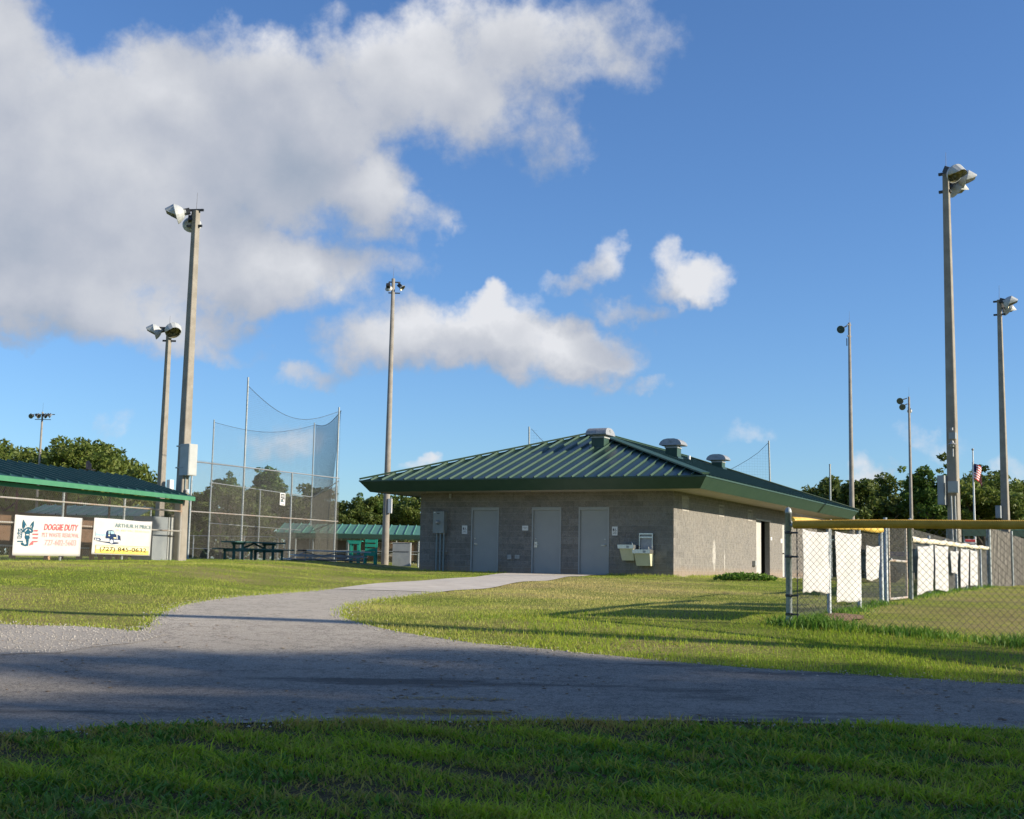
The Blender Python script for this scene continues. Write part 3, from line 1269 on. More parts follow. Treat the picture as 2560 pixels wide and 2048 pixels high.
# fascia: four boards leaning outwards at the top
q0 = [(-FL - OI, -OI), (OI, -OI), (OI, SL + OI), (-FL - OI, SL + OI)]
q1 = [(x0 - .012, y0 - .012), (x1 + .012, y0 - .012), (x1 + .012, y1 + .012), (x0 - .012, y1 + .012)]
for i in range(4):
    j = (i + 1) % 4
    m = LB()
    lo_i, lo_j, hi_i, hi_j = q0[i], q0[j], q1[i], q1[j]
    cx, cy = -FL / 2, SL / 2

    def inn(p, d=.03):
        return (p[0] + (d if p[0] < cx else -d), p[1] + (d if p[1] < cy else -d))
    m.hexa([(*lo_i, ZS - .02), (*lo_j, ZS - .02), (*inn(lo_j), ZS - .02), (*inn(lo_i), ZS - .02),
            (*hi_i, ZF - .035), (*hi_j, ZF - .035), (*inn(hi_j), ZF - .035), (*inn(hi_i), ZF - .035)])
    m.build('fascia', M['green_fascia'], roof)
    m = LB()
    o_i, o_j = inn(hi_i, -.018), inn(hi_j, -.018)
    m.hexa([(*o_i, ZF - .034), (*o_j, ZF - .034), (*inn(hi_j, .06), ZF - .034), (*inn(hi_i, .06), ZF - .034),
            (*o_i, ZF + .012), (*o_j, ZF + .012), (*inn(hi_j, .06), ZF + .012), (*inn(hi_i, .06), ZF + .012)])
    m.build('drip_edge', M['green_fascia'], roof)

# three hooded exhaust vents along the roof and a stub pipe
def roof_hit(px, py):
    Y = 36.0
    while Y < 75:
        q = P(px, py, Y) - BC
        lx, ly = q.dot(bex), q.dot(bey)
        if x0 < lx < x1 and y0 < ly < y1 and q.z < roof_h(lx, ly):
            return lx, ly, q.z, Y
        Y += .03
    return None


for k, (vpx, vpy, vtop) in enumerate([(1494, 1119, 1095), (1678, 1143, 1120), (1792, 1170, 1156)]):
    hx, hy, zb, hY = roof_hit(vpx, vpy)
    vx, vy = hx, hy + .24
    top = (P(vpx, vtop, hY) - BC).z
    b = LB()
    b.box(vx - .235, vx + .235, vy - .235, vy + .235, zb - .25, top)
    v = b.build('roof_vent', M['green_fascia'], bld)
    b = LB()
    b.box(vx - .30, vx + .30, vy - .30, vy + .30, zb - .30, zb + .015)
    b.build('flashing', M['green_roof'], v)
    b = LB()
    b.box(vx - .26, vx + .26, vy - .26, vy + .26, top, top + .05)
    b.box(vx - .21, vx + .21, vy - .21, vy + .21, top + .05, top + .12)
    b.build('collar', M['box_grey'], v)
    # hood: rounded section swept along y (x for the first), in two halves
    prof = [(-.47, .13), (-.50, .15), (-.50, .19), (-.44, .29), (-.33, .37), (-.16, .41), (.16, .41), (.33, .37), (.44, .29), (.50, .19), (.50, .15), (.47, .13)]
    for (u0, u1) in ((-.43, -.004), (.004, .43)):
        b = LB()
        def cut(u, p):
            sc = 1.0 - .10 * max(0, (p[1] - .15) / .26) * (abs(u) > .2)
            return (p[0] * (.96 if abs(u) > .2 else 1.0), u * sc, p[1])
        A = [cut(u0, p) for p in prof]
        B = [cut(u1, p) for p in prof]
        n = len(prof)
        vs = []
        for (px_, py_, pz_) in A + B:
            if k == 0:
                px_, py_ = py_, px_
            vs.append((vx + px_ * .92, vy + py_ * .92, top - .02 + pz_ * .92))
        fs = [tuple(range(n)), tuple(range(2 * n - 1, n - 1, -1))] + [(i, n + i, n + (i + 1) % n, (i + 1) % n) for i in range(n)]
        b.add(vs, fs)
        h = b.build('hood', M['galv'], v)
    b = LB()
    if k == 0:
        b.box(vx + .37, vx + .393, vy - .05, vy + .05, top + .21, top + .28)
    else:
        b.box(vx - .05, vx + .05, vy - .393, vy - .37, top + .21, top + .28)
    b.build('latch', M['box_dark'], v)
b = LB()
pv = (-3.4, 11.9)
b.tube((pv[0], pv[1], roof_h(*pv) - .05), (pv[0], pv[1], roof_h(*pv) + .20), .06, n=12)
b.build('vent_pipe', M['white'], bld)
# soffit downlights / hose bib under the eave
for px in (1128,):
    u, _ = fx(px, 1235)
    b = LB()
    b.box(u - .03, u + .03, -.09, -.004, ZS - .18, ZS - .03)
    b.build('wall_light', M['box_grey'], bld)
for u in (-8.6, -4.6, -1.2):
    b = LB()
    b.lathe((u, -.65, ZS), (0, 0, -1), [(0, .13), (.02, .13), (.03, .09), (.03, .001)], 14)
    b.build('soffit_light', M['soffit'], bld)


# ------------------------------------------------------------------ things fixed to the front wall
def fw(px, py, off):
    u, z = fx(px, py)
    return bw(u, -off, z)


def wall_sign(name, px0, px1, py0, py1, label, rows):
    u0, zt = fx(px0, py0)
    u1, zb = fx(px1, py1)
    r = empty(name, bw((u0 + u1) / 2, -.008, zb), BAZ, label, 'sign')
    b = MB()
    c = [bw(u, -o, z) for z in (zb, zt) for (u, o) in ((u0, .008), (u1, .008), (u1, .016), (u0, .016))]
    b.hexa(c)
    b.build('plate', M['white'], r)
    for (m, polys) in rows:
        b = MB()
        for pl_ in polys:
            b.poly([bw(u0 + (u1 - u0) * a, -.0185, zb + (zt - zb) * t) for a, t in pl_])
        b.build('symbol', M[m], r)
    return r


def rect(a0, t0, a1, t1):
    return [(a0, t0), (a1, t0), (a1, t1), (a0, t1)]


def circ(a, t, r, asp, n=10):
    return [(a + r * math.cos(2 * math.pi * i / n), t + r * asp * math.sin(2 * math.pi * i / n)) for i in range(n)]


man = [circ(.27, .80, .055, .6), [(.17, .74), (.37, .74), (.38, .58), (.33, .58), (.33, .46), (.21, .46), (.21, .58), (.16, .58)]]
woman = [circ(.27, .81, .055, .6), [(.20, .76), (.34, .76), (.43, .57), (.34, .57), (.33, .46), (.21, .46), (.20, .57), (.11, .57)]]
chair = [circ(.60, .80, .045, .6), [(.56, .76), (.63, .76), (.64, .62), (.80, .60), (.86, .47), (.81, .46), (.76, .56), (.57, .58)],
         [(.50, .64), (.55, .64), (.52, .55), (.60, .47), (.72, .48), (.72, .45), (.58, .43), (.47, .54)]]


def lettering(root, s, pts, m, name='lettering', bold=0.0):
    """text stretched over a quadrilateral given bottom-left, bottom-right, top-right, top-left"""
    vs, fs = text_mesh(s, bold)
    b = MB()
    q = [Vector(p) for p in pts]
    b.add([(q[0] * (1 - a) + q[1] * a) * (1 - t) + (q[3] * (1 - a) + q[2] * a) * t for a, t in vs], fs)
    return b.build(name, M[m], root)


def sign_text(r, px0, px1, py0, py1, a0, t0, a1, t1, s, m='black'):
    u0, zt = fx(px0, py0)
    u1, zb = fx(px1, py1)
    f = lambda a, t: bw(u0 + (u1 - u0) * a, -.0188, zb + (zt - zb) * t)
    lettering(r, s, [f(a0, t0), f(a1, t0), f(a1, t1), f(a0, t1)], m)


sq = (1155.9, 1168.2, 1314, 1335)
r = wall_sign('restroom_sign', *sq, 'white sign with man and wheelchair symbols left of the leftmost door', [('black', man + chair)])
sign_text(r, *sq, .28, .27, .72, .36, 'MEN')
sign_text(r, *sq, .15, .17, .85, .24, 'RESTROOM')
sq = (1530.6, 1544, 1316.6, 1339)
r = wall_sign('restroom_sign', *sq, 'white sign with woman and wheelchair symbols between right door and drinking fountain', [('black', woman + chair)])
sign_text(r, *sq, .2, .27, .8, .36, 'WOMEN')
sign_text(r, *sq, .15, .17, .85, .24, 'RESTROOM')
sq = (1306, 1320.6, 1314.5, 1326.5)
r = wall_sign('room_sign', *sq, 'small white landscape sign left of the middle door', [])
sign_text(r, *sq, .12, .58, .88, .72, 'MAINTENANCE')
sign_text(r, *sq, .30, .36, .70, .50, 'ROOM')

# electric meter with three conduits
u0, zt = fx(1091.8, 1279.6)
u1, zb = fx(1117.5, 1333.5)
r = empty('electric_meter', bw((u0 + u1) / 2, -.13, zb), BAZ, 'grey electric meter cabinet with round dial and three conduits', 'meter')
b = MB()
D = .24
b.hexa([bw(u, -o, z) for z in (zb, zt) for (u, o) in ((u0, D), (u1, D), (u1, .006), (u0, .006))])
b.build('cabinet', M['meter'], r)
b = MB()
uc, zc = u0 + (u1 - u0) * .46, zb + (zt - zb) * .5
b.lathe(bw(uc, -D, zc), -bey, [(0, .075), (.03, .075), (.035, .06), (.10, .055), (.115, .04), (.118, .001)], 18)
b.build('dial', M['galv'], r)
b = MB()
b.hexa([bw(u, -o, z) for z in (zt - .085, zt - .06) for (u, o) in ((uc - .05, D + .004), (uc + .05, D + .004), (uc + .05, D - .01), (uc - .05, D - .01))])
b.build('slot', M['black'], r)
b = MB()
b.hexa([bw(u, -o, z) for z in (zt - .05, zt - .02) for (u, o) in ((u0 + .02, D + .003), (u0 + .09, D + .003), (u0 + .09, D - .01), (u0 + .02, D - .01))])
b.build('label_plate', M['white'], r)
for k, px in enumerate((1096.5, 1105.5, 1114)):
    u = fx(px, 1340)[0]
    q = bw(u, -.12, 0)
    b = MB()
    b.tube((q.x, q.y, g1(q.x, q.y) - .05), (q.x, q.y, zb + BZ), .032, n=10)
    c = b.build('conduit', M['conduit'], r)
    b = MB()
    b.tube((q.x, q.y, zb + BZ - .05), (q.x, q.y, zb + BZ - .0), .045, n=10)
    b.build('coupling', M['galv'], c)
b = MB()
ua, ub = fx(1092, 1380)[0], fx(1121, 1380)[0]
zc = fx(1100, 1378)[1]
b.bar(bw(ua, -.07, zc), bw(ub, -.07, zc), .04, .03)
b.build('strut', M['galv'], r)

for (p0, p1, q0_, q1_, lab) in ((1271, 1279.5, 1387, 1398.5, 'small white covered outlet box, left of a pair low on wall'),
                                (1288, 1299.6, 1387.5, 1396.8, 'small white outlet cover, right of a pair low on wall')):
    ua, za = fx(p0, q0_)
    ub, zb2 = fx(p1, q1_)
    d_ = .09 if p0 < 1280 else .03
    r = empty('wall_outlet', bw((ua + ub) / 2, -.02, zb2), BAZ, lab, 'outlet')
    b = MB()
    b.hexa([bw(u, -o, z) for z in (zb2, za) for (u, o) in ((ua, d_), (ub, d_), (ub, .004), (ua, .004))])
    b.build('cover', M['box_grey'], r)
    b = MB()
    mu = (ua + ub) / 2
    for s_ in (-1, 1):
        b.hexa([bw(u, -o, z) for z in (zb2 + .03, za - .03) for (u, o) in ((mu + s_ * .035 - .018, d_ + .004), (mu + s_ * .035 + .018, d_ + .004), (mu + s_ * .035 + .018, d_ - .005), (mu + s_ * .035 - .018, d_ - .005))])
    b.build('socket', M['box_dark'], r)

# two-level drinking fountain with bottle filler
r = empty('drinking_fountain', bw(fx(1600, 1400)[0], -.25, fx(1600, 1415)[1]), BAZ, 'two-level drinking fountain with cream cabinets and steel basins', 'fountain')


def fountain(pxl, pxr, ytop, ybas, ybot, inset):
    ua, z2 = fx(pxl, ytop)
    ub, _ = fx(pxr, ytop)
    z1 = fx(pxr, ybas)[1]
    z0 = fx(pxr, ybot)[1]
    D = .46
    b = MB()
    b.hexa([bw(u, -o, z) for z in (z1, z2) for (u, o) in ((ua + (.02 if z == z1 else 0), D), (ub, D), (ub, .008), (ua, .008))])
    bas = b.build('basin', M['steel'], r)
    b = MB()
    b.hexa([bw(u, -o, z) for z in (z2 - .03, z2 + .004) for (u, o) in ((ua + .05, D - .05), (ub - .05, D - .05), (ub - .05, .1), (ua + .05, .1))])
    b.build('bowl', M['galv'], bas)
    b = MB()
    um = ub - .10
    b.tube(bw(um, -D + .16, z2), bw(um, -D + .16, z2 + .06), .016, n=8)
    b.tube(bw(um, -D + .16, z2 + .06), bw(um - .035, -D + .18, z2 + .10), .016, .012, n=8)
    b.build('spout', M['steel'], bas)
    b = MB()
    w0, w1 = ua + inset * 1.0, ub - inset * .55
    b.hexa([bw(w0 + .05, -D * .62, z0), bw(w1 - .01, -D * .62, z0), bw(w1 - .01, -.008, z0), bw(w0 + .05, -.008, z0),
            bw(w0, -D * .86, z1), bw(w1, -D * .86, z1), bw(w1, -.008, z1), bw(w0, -.008, z1)])
    b.build('cabinet', M['cream'], r)
    b = MB()
    b.hexa([bw(um + dd, -o, z) for z in (z1 + .02, z2 - .03) for (dd, o) in ((-.14, D + .004), (-.05, D + .004), (-.05, D - .01), (-.14, D - .01))])
    b.build('push_button', M['galv'], bas)


fountain(1556, 1596, 1362.7, 1372.5, 1402, .05)
fountain(1592, 1637, 1374.4, 1384.5, 1415.5, .05)
ua, za = fx(1600.5, 1333.5)
ub, zb_ = fx(1634.5, 1374)
b = MB()
b.hexa([bw(u, -o, z) for z in (zb_, za) for (u, o) in ((ua, .05), (ub, .05), (ub, .006), (ua, .006))])
bp = b.build('bottle_filler', M['galv'], r)
b = MB()
hh = za - zb_
for (a, c, t0, t1, o) in ((0, .06, 0, 1, .11), (.94, 1, 0, 1, .11), (.06, .94, .92, 1, .11), (.06, .94, .70, .76, .11), (.06, .94, .76, .80, .075)):
    b.hexa([bw(ua + (ub - ua) * f, -oo, z) for z in (zb_ + hh * t0, zb_ + hh * t1) for (f, oo) in ((a, o), (c, o), (c, .051), (a, .051))])
b.build('surround', M['steel'], bp)
b = MB()
b.hexa([bw(ua + (ub - ua) * f, -oo, z) for z in (zb_ + hh * .81, zb_ + hh * .91) for (f, oo) in ((.1, .06), (.9, .06), (.9, .051), (.1, .051))])
b.build('display', M['box_dark'], bp)

# small things on the side wall
for (nm, pa, pb, qa, qb, m, lab, cat) in (
        ('wall_notice', 1925.5, 1929, 1343, 1351, 'white', 'tiny white notice just right of the dark doorway', 'notice'),
        ('wall_notice', 1950.5, 1954.5, 1347, 1358, 'white', 'small white notice beside the far pale door', 'notice'),
        ('hose_box', 1880.5, 1886, 1402, 1414.5, 'box_grey', 'small grey hose box low on sunlit wall by doorway', 'box')):
    sa, z1_ = sy(pa, qa)
    sb_, z0_ = sy(pb, qb)
    d_ = .012 if m == 'white' else .12
    b = MB()
    b.hexa([bw(o, s, z) for z in (z0_, z1_) for (o, s) in ((.008, sa), (d_ + .008, sa), (d_ + .008, sb_), (.008, sb_))])
    if m != 'white':
        b.tube(bw(.06, (sa + sb_) / 2, z0_), bw(.06, (sa + sb_) / 2, z0_ - .06), .02, n=6)
    else:
        b.hexa([bw(o, s, z) for z in (z1_ - .05, z1_ - .03) for (o, s) in ((.02, sa + .03), (.0225, sa + .03), (.0225, sb_ - .03), (.02, sb_ - .03))])
    tag(b.build(nm, M[m]), lab, cat)


# ------------------------------------------------------------------ floodlight poles
def floodlight(root, pos, aim, size=.26, visor=True, glass='lamp_in', arm=None):
    """bowl reflector with a hooded visor, aimed along a direction"""
    aim = Vector(aim).normalized()
    pos = Vector(pos)
    up = Vector((0, 0, 1))
    up = (up - aim * up.dot(aim)).normalized()
    b = MB()
    s = size
    b.lathe(pos, aim, [(-.95 * s, .001), (-.95 * s, .30 * s), (-.75 * s, .34 * s), (-.55 * s, .62 * s), (-.25 * s, .86 * s), (0, 1.0 * s), (.04 * s, 1.0 * s), (.04 * s, .95 * s)], 18)
    f = b.build('floodlight', M['lamp_shell'], root, smooth=False)
    b = MB()
    b.lathe(pos, aim, [(.0, .95 * s), (-.3 * s, .72 * s), (-.55 * s, .40 * s), (-.6 * s, .001)], 18)
    b.build('reflector' if glass == 'lamp_in' else 'lens', M[glass], f)
    if glass != 'lamp_in':
        b = MB()
        b.lathe(pos, aim, [(.02 * s, .96 * s), (.05 * s, .5 * s), (.055 * s, .001)], 18)
        b.build('lens', M['lamp_glass'], f)
    if visor:
        b = MB()
        # upper half shell, longer at the crown than at the cheeks
        ref = aim.cross(up)
        n = 8
        for (r, flip) in ((1.005, False), (.975, True)):
            vs, fs = [], []
            for i in range(n + 1):
                a = -.30 + (math.pi + .60) * i / n
                c = math.sin(a)
                ln = s * (.12 + .80 * min(1.0, max(0, c + .15) * 1.7))
                rad = ref * (math.cos(a) * s * r) + up * (math.sin(a) * s * r)
                vs.append(pos + rad)
                vs.append(pos + rad * .80 + aim * ln - up * (.06 * s))
            for i in range(n):
                q = (2 * i, 2 * i + 2, 2 * i + 3, 2 * i + 1)
                fs.append(q if not flip else q[::-1])
            b.add(vs, fs)
        b.build('visor', M['lamp_shell'], f)
    if arm is not None:
        b = MB()
        b.tube(pos - aim * (.9 * s), arm, .035, n=6)
        b.obox(pos - aim * (1.02 * s), aim * .10, up * .09, aim.cross(up) * .09)
        b.build('bracket', M['iron'], f)
    return f


def pole(kind, base, top, w0, w1, label, name='light_pole', az=215):
    """kind: square or round tapered concrete pole"""
    base, top = Vector(base), Vector(top)
    top = Vector((base.x, base.y, top.z))
    zg = g1(base.x, base.y)
    r = empty(name, (base.x, base.y, zg), 0, label, 'light pole', 'floodlight poles round the ball fields')
    b = MB()
    if kind == 'square':
        a = R(az)
        n1 = Vector((math.sin(a), math.cos(a), 0))
        n2 = Vector((n1.y, -n1.x, 0))
        vs = []
        ch = .12
        for (z, w) in ((zg - .3, w0), (top.z, w1)):
            h = w / 2
            for (p, q) in ((-1, -1 + ch), (-1 + ch, -1), (1 - ch, -1), (1, -1 + ch), (1, 1 - ch), (1 - ch, 1), (-1 + ch, 1), (-1, 1 - ch)):
                v = n1 * (p * h) + n2 * (q * h)
                vs.append((base.x + v.x, base.y + v.y, z))
        b.add(vs, [tuple(range(7, -1, -1)), tuple(range(8, 16))] + [(i, (i + 1) % 8, 8 + (i + 1) % 8, 8 + i) for i in range(8)])
        m = b.build('shaft', M['concrete_pole'], r)
    else:
        b.lathe((base.x, base.y, 0), (0, 0, 1), [(zg - .3, w0 / 2), (top.z, w1 / 2), (top.z, .001)], 20)
        m = b.build('shaft', M['concrete_pole'], r)
        for p in m.data.polygons:
            p.use_smooth = len(p.vertices) == 4 and abs(p.normal.z) < .5
    b = MB()
    b.tube((base.x, base.y, top.z), (base.x + .01, base.y, top.z + .62), .008, .004, n=5)
    b.build('lightning_rod', M['iron'], r)
    return r, top


def arm(root, c, d, half, z, w=.07, name='crossarm'):
    b = MB()
    c = Vector((c.x, c.y, z))
    d = Vector(d).normalized()
    b.bar(c - d * half[0], c + d * half[1], w, w)
    return b.build(name, M['iron'], root)


def enclosure(root, c, n, w, d, h, m='box_grey', name='junction_box'):
    """box strapped to the pole: c centre of the box, n outward normal"""
    n = Vector(n).normalized()
    t = Vector((n.y, -n.x, 0))
    b = MB()
    b.obox(c, t * w / 2, n * d / 2, Vector((0, 0, h / 2)))
    o = b.build(name, M[m], root)
    b = MB()
    b.obox(Vector(c) + n * (d / 2 + .006), t * (w / 2 - .02), n * .006, Vector((0, 0, h / 2 - .02)))
    b.build('cover', M[m], o)
    return o


def azv(deg, el=0):
    a, e = R(deg), R(el)
    return Vector((math.sin(a) * math.cos(e), math.cos(a) * math.cos(e), math.sin(e)))


# A: square pole at the dugout corner
YA = 40.75
r, t = pole('square', P(447, 1405, YA), P(489, 528, YA), .34, .19, 'tall square concrete light pole at the right end of the front dugout')
arm(r, t, azv(98), (.38, .25), t.z + .03)
arm(r, t, azv(98), (.30, .22), t.z - .50)
floodlight(r, P(441, 535, YA - .1), azv(-98, -16), .34, True, 'lamp_in', P(462, 524, YA))
floodlight(r, P(480, 562, YA + .35), azv(-8, -20), .31, True, 'lamp_in', P(482, 528, YA + .1))
c = P(471, 1150, YA - .12)
enclosure(r, c, azv(125), .35, .42, 1.0, 'box_grey', 'cabinet')
b = MB()
for dx in (-.06, .05):
    b.tube((c.x + dx, c.y - .02, c.z - .5), (c.x + dx, c.y - .02, P(466, 1228, YA).z), .022, n=6)
b.build('conduit', M['conduit'], r)
enclosure(r, P(469, 1228, YA - .15), azv(170), .09, .08, .12, 'white', 'junction_box')
b = MB()
for zz in (1116, 1170):
    q = P(447, zz, YA)
    b.obox((t.x, t.y, q.z), azv(125) * .18, azv(215) * .18, Vector((0, 0, .02)))
b.build('strap', M['galv'], r)

# B: second square pole behind
YB = 53
r, t = pole('square', P(393, 1402, YB), P(416, 826, YB), .30, .17, 'square concrete light pole left of and behind the nearest dugout pole')
arm(r, t, azv(85), (.55, .35), t.z + .1)
arm(r, t, azv(85), (.25, .30), t.z - .45)
floodlight(r, P(387, 829, YB), azv(-100, -14), .34, True, 'lamp_in', P(408, 820, YB))
floodlight(r, P(433, 826, YB - .3), azv(150, -30), .36, True, 'lamp_in', P(424, 820, YB))
enclosure(r, P(425, 1218, YB - .1), azv(125), .2, .2, .6, 'white', 'junction_box')
# C: far thin pole with four lamps
YC = 86
r, t = pole('round', P(83, 1400, YC), P(101, 1030, YC), .20, .12, 'far thin light pole with four lamps on long crossarm')
arm(r, t, azv(92), (.55, .85), P(100, 1036, YC).z, .05)
arm(r, t, azv(92), (.5, .6), P(100, 1049, YC).z, .04)
for px, aim, gl in ((77, azv(190, -20), 'lamp_glass'), (97, azv(120, -25), 'lamp_in'), (115, azv(100, -25), 'lamp_in'), (127, azv(70, -30), 'lamp_in')):
    floodlight(r, P(px, 1041, YC - .2), aim, .17, False, gl, P(px, 1034, YC))
# D: round pole left of the restroom building
YD = 60.0
r, t = pole('round', P(962, 1404, YD), P(981, 697, YD), .355, .165, 'round concrete light pole just left of the restroom building')
arm(r, t, azv(85), (.22, .34), t.z - .17, .05)
arm(r, t, azv(85), (.22, .34), t.z - .70, .05)
floodlight(r, P(972, 722, YD - .1), azv(5, -35), .18, False, 'lamp_in', P(973, 706, YD))
floodlight(r, P(1006, 721, YD), azv(80, 40) * -1 + Vector((1.2, 0, .2)), .17, False, 'lamp_in', P(996, 706, YD))
enclosure(r, P(975, 1265, YD - .15), azv(100), .11, .17, .68, 'white', 'junction_box')
# E: near square pole at right, three lamps, cabinets, horn
YE = 34
r, t = pole('square', P(2389, 1440, YE), P(2363, 436, YE), .305, .155, 'tall square light pole right of the white-sheeted fence with three lamps')
arm(r, t, azv(125), (.20, .12), t.z + .02)
arm(r, t, azv(125), (.20, .12), t.z - .48)
floodlight(r, P(2388, 434, YE - .45), azv(150, -32), .27, True, 'lamp_in', P(2372, 432, YE))
floodlight(r, P(2414, 449, YE + .1), azv(100, -16), .27, True, 'lamp_in', P(2376, 470, YE))
floodlight(r, P(2392, 474, YE + .3), azv(75, -30), .27, True, 'lamp_in', P(2376, 482, YE))
enclosure(r, P(2356, 1226, YE - .05), azv(215), .18, .28, .78, 'box_dark', 'cabinet')
enclosure(r, P(2383, 1218, YE - .28), azv(205), .26, .14, .30, 'box_grey', 'junction_box')
b = MB()
q = P(2382, 1090, YE - .25)
b.obox(q, azv(125) * .085, azv(215) * .08, Vector((0, 0, .085)))
b.build('siren_housing', M['box_dark'], r)
b = MB()
q = P(2380, 1102, YE - .27)
b.lathe(q, (0, 0, -1), [(0, .03), (.05, .05), (.10, .12), (.105, .12), (.10, .06), (.16, .05), (.16, .001)], 14)
b.build('siren_horn', M['galv'], r)
b = MB()
q = P(2382, 1122, YE - .24)
b.tube(q, q - Vector((0, 0, .21)), .02, n=8)
q = P(2380, 1076, YE - .24)
b.tube(q, q + Vector((0, 0, .07)), .03, n=8)
b.build('siren_stem', M['galv'], r)
b = MB()
for px in (2378, 2387):
    q = P(px, 1240, YE - .25)
    b.tube(q, (q.x + .03, q.y, g1(q.x, q.y)), .02, n=6)
b.build('conduit', M['box_grey'], r)
# F: round pole behind the roof at right
YF = 66
r, t = pole('round', P(2132, 1425, YF), P(2120, 807, YF), .31, .13, 'round light pole rising behind the right end of the green roof')
arm(r, t, azv(60), (.15, .12), t.z - .12, .05)
arm(r, t, azv(60), (.15, .12), t.z - .72, .05)
floodlight(r, P(2102, 824, YF - .3), azv(205, -22), .21, False, 'lamp_glass', P(2117, 815, YF))
b = MB()
q = P(2117, 846, YF)
b.tube(q, q - Vector((0, 0, .4)), .025, n=6)
b.build('conduit', M['iron'], r)
# G
YG = 82
r, t = pole('round', P(2281, 1430, YG), P(2270, 992, YG), .27, .13, 'round light pole with two stacked lamps left of the tall near pole')
floodlight(r, P(2250, 1003, YG - .3), azv(205, -22), .22, False, 'lamp_glass', P(2267, 996, YG))
floodlight(r, P(2256, 1018, YG - .4), azv(185, -20), .21, False, 'lamp_glass', P(2268, 1010, YG))
floodlight(r, P(2274, 1028, YG + .3), azv(20, -20), .16, False, 'lamp_in', P(2270, 1020, YG))
# H
YH = 52
r, t = pole('square', P(2518, 1440, YH), P(2501, 750, YH), .33, .155, 'square light pole at the right edge of the picture')
arm(r, t, azv(125), (.24, .2), t.z - .06)
arm(r, t, azv(125), (.24, .25), t.z - .62)
floodlight(r, P(2524, 757, YH - .3), azv(110, -18), .30, True, 'lamp_in', P(2508, 750, YH))
floodlight(r, P(2520, 775, YH + .3), azv(80, -30), .28, True, 'lamp_in', P(2508, 778, YH))
enclosure(r, P(2497, 1280, YH - .1), azv(215), .2, .3, .5, 'box_dark', 'cabinet')

# an off-picture pole on the right whose long shadow crosses the drive
r, t = pole('square', Vector((14.2, 9.55, 0)), Vector((14.2, 9.55, 11.5)), .30, .18, 'square light pole standing just outside the picture on the right')
floodlight(r, t + Vector((.1, .35, -.1)), azv(40, -20), .28, True, 'lamp_in', t)


# ------------------------------------------------------------------ front dugout with banners
DL, DR = P(0, 1400, 32.2), P(447, 1400, 40.4)
dug = Plane(DL[:2], DR[:2])
SX0, SX1 = -4.5, dug.len
rootd = empty('dugout', dug.pt(0, dug.ground(0)), 0, 'long dugout with green metal roof behind chain-link, banners hung on it', 'dugout')
DBEAM = EYE + 1.79
for k, s in enumerate([-4.4, -1.2] + [dug.hit(px, 1340)[0] for px in (153, 307)] + [SX1 - .03]):
    b = MB()
    g = dug.ground(s)
    b.tube(dug.pt(s, g - .2), dug.pt(s, DBEAM), .036 if k < 4 else .045, n=10)
    b.build('post', M['galv_post'] if k < 4 else M['rust_rail'], rootd)
for zz in (EYE + 1.52, EYE + .90):
    b = MB()
    b.tube(dug.pt(SX0, zz - .03, .03), dug.pt(SX1, zz + .03, .03), .024, n=8)
    b.build('rail', M['rust_rail'], rootd)
b = chain_link(dug, SX0, SX1, EYE - .16, DBEAM + .1, .0055, .088, .055)
b.build('chain_link', M['wire'], rootd)
b = MB()
b.hexa([dug.pt(s, z, o) for z in (DBEAM, DBEAM + .10) for (s, o) in ((SX0, -.03), (SX1 + .05, -.03), (SX1 + .05, .03), (SX0, .03))])
b.build('beam', M['dugout_beam'], rootd)
# roof rising away from the drive
EV = EYE + 2.05
RD, RISE = 2.28, .61


def dr(s, r, up=0.0):
    return dug.pt(s, EV + RISE * r / RD + up, .28 - r)


pw = .474
n = int((SX1 + .25 - SX0) / pw)
sE = SX1 + .25
b = MB()
b.hexa([dr(sE - n * pw, 0, -.08), dr(sE, 0, -.08), dr(sE, RD, -.08), dr(sE - n * pw, RD, -.08), dr(sE - n * pw, 0, -.02), dr(sE, 0, -.02), dr(sE, RD, -.02), dr(sE - n * pw, RD, -.02)])
rf = b.build('roof', M['dugout_roof'], rootd)
for k in range(n):
    s0 = sE - (k + 1) * pw
    b = MB()
    b.hexa([dr(s0, -.03, -.018), dr(s0 + pw - .004, -.03, -.018), dr(s0 + pw - .004, RD, -.018), dr(s0, RD, -.018),
            dr(s0, -.03, 0), dr(s0 + pw - .004, -.03, 0), dr(s0 + pw - .004, RD, 0), dr(s0, RD, 0)])
    b.hexa([dr(s0 - .03, -.03, .001), dr(s0 + .03, -.03, .001), dr(s0 + .03, RD, .001), dr(s0 - .03, RD, .001),
            dr(s0 - .015, -.03, .055), dr(s0 + .015, -.03, .055), dr(s0 + .015, RD, .055), dr(s0 - .015, RD, .055)])
    b.build('roof_panel', M['dugout_roof'], rf)
b = MB()
b.hexa([dug.pt(s, z, o) for z in (EV - .155, EV - .025) for (s, o) in ((sE - n * pw, .29), (sE + .015, .29), (sE + .015, .325), (sE - n * pw, .325))])
b.build('fascia', M['dugout_fascia'], rf)
b = MB()
for s in (sE, ):
    p = [dr(s, 0, -.11), dr(s, RD, -.11), dr(s, RD, -.02), dr(s, 0, -.02)]
    b.prism(p, dug.d * .02)
b.build('fascia', M['dugout_fascia'], rf)
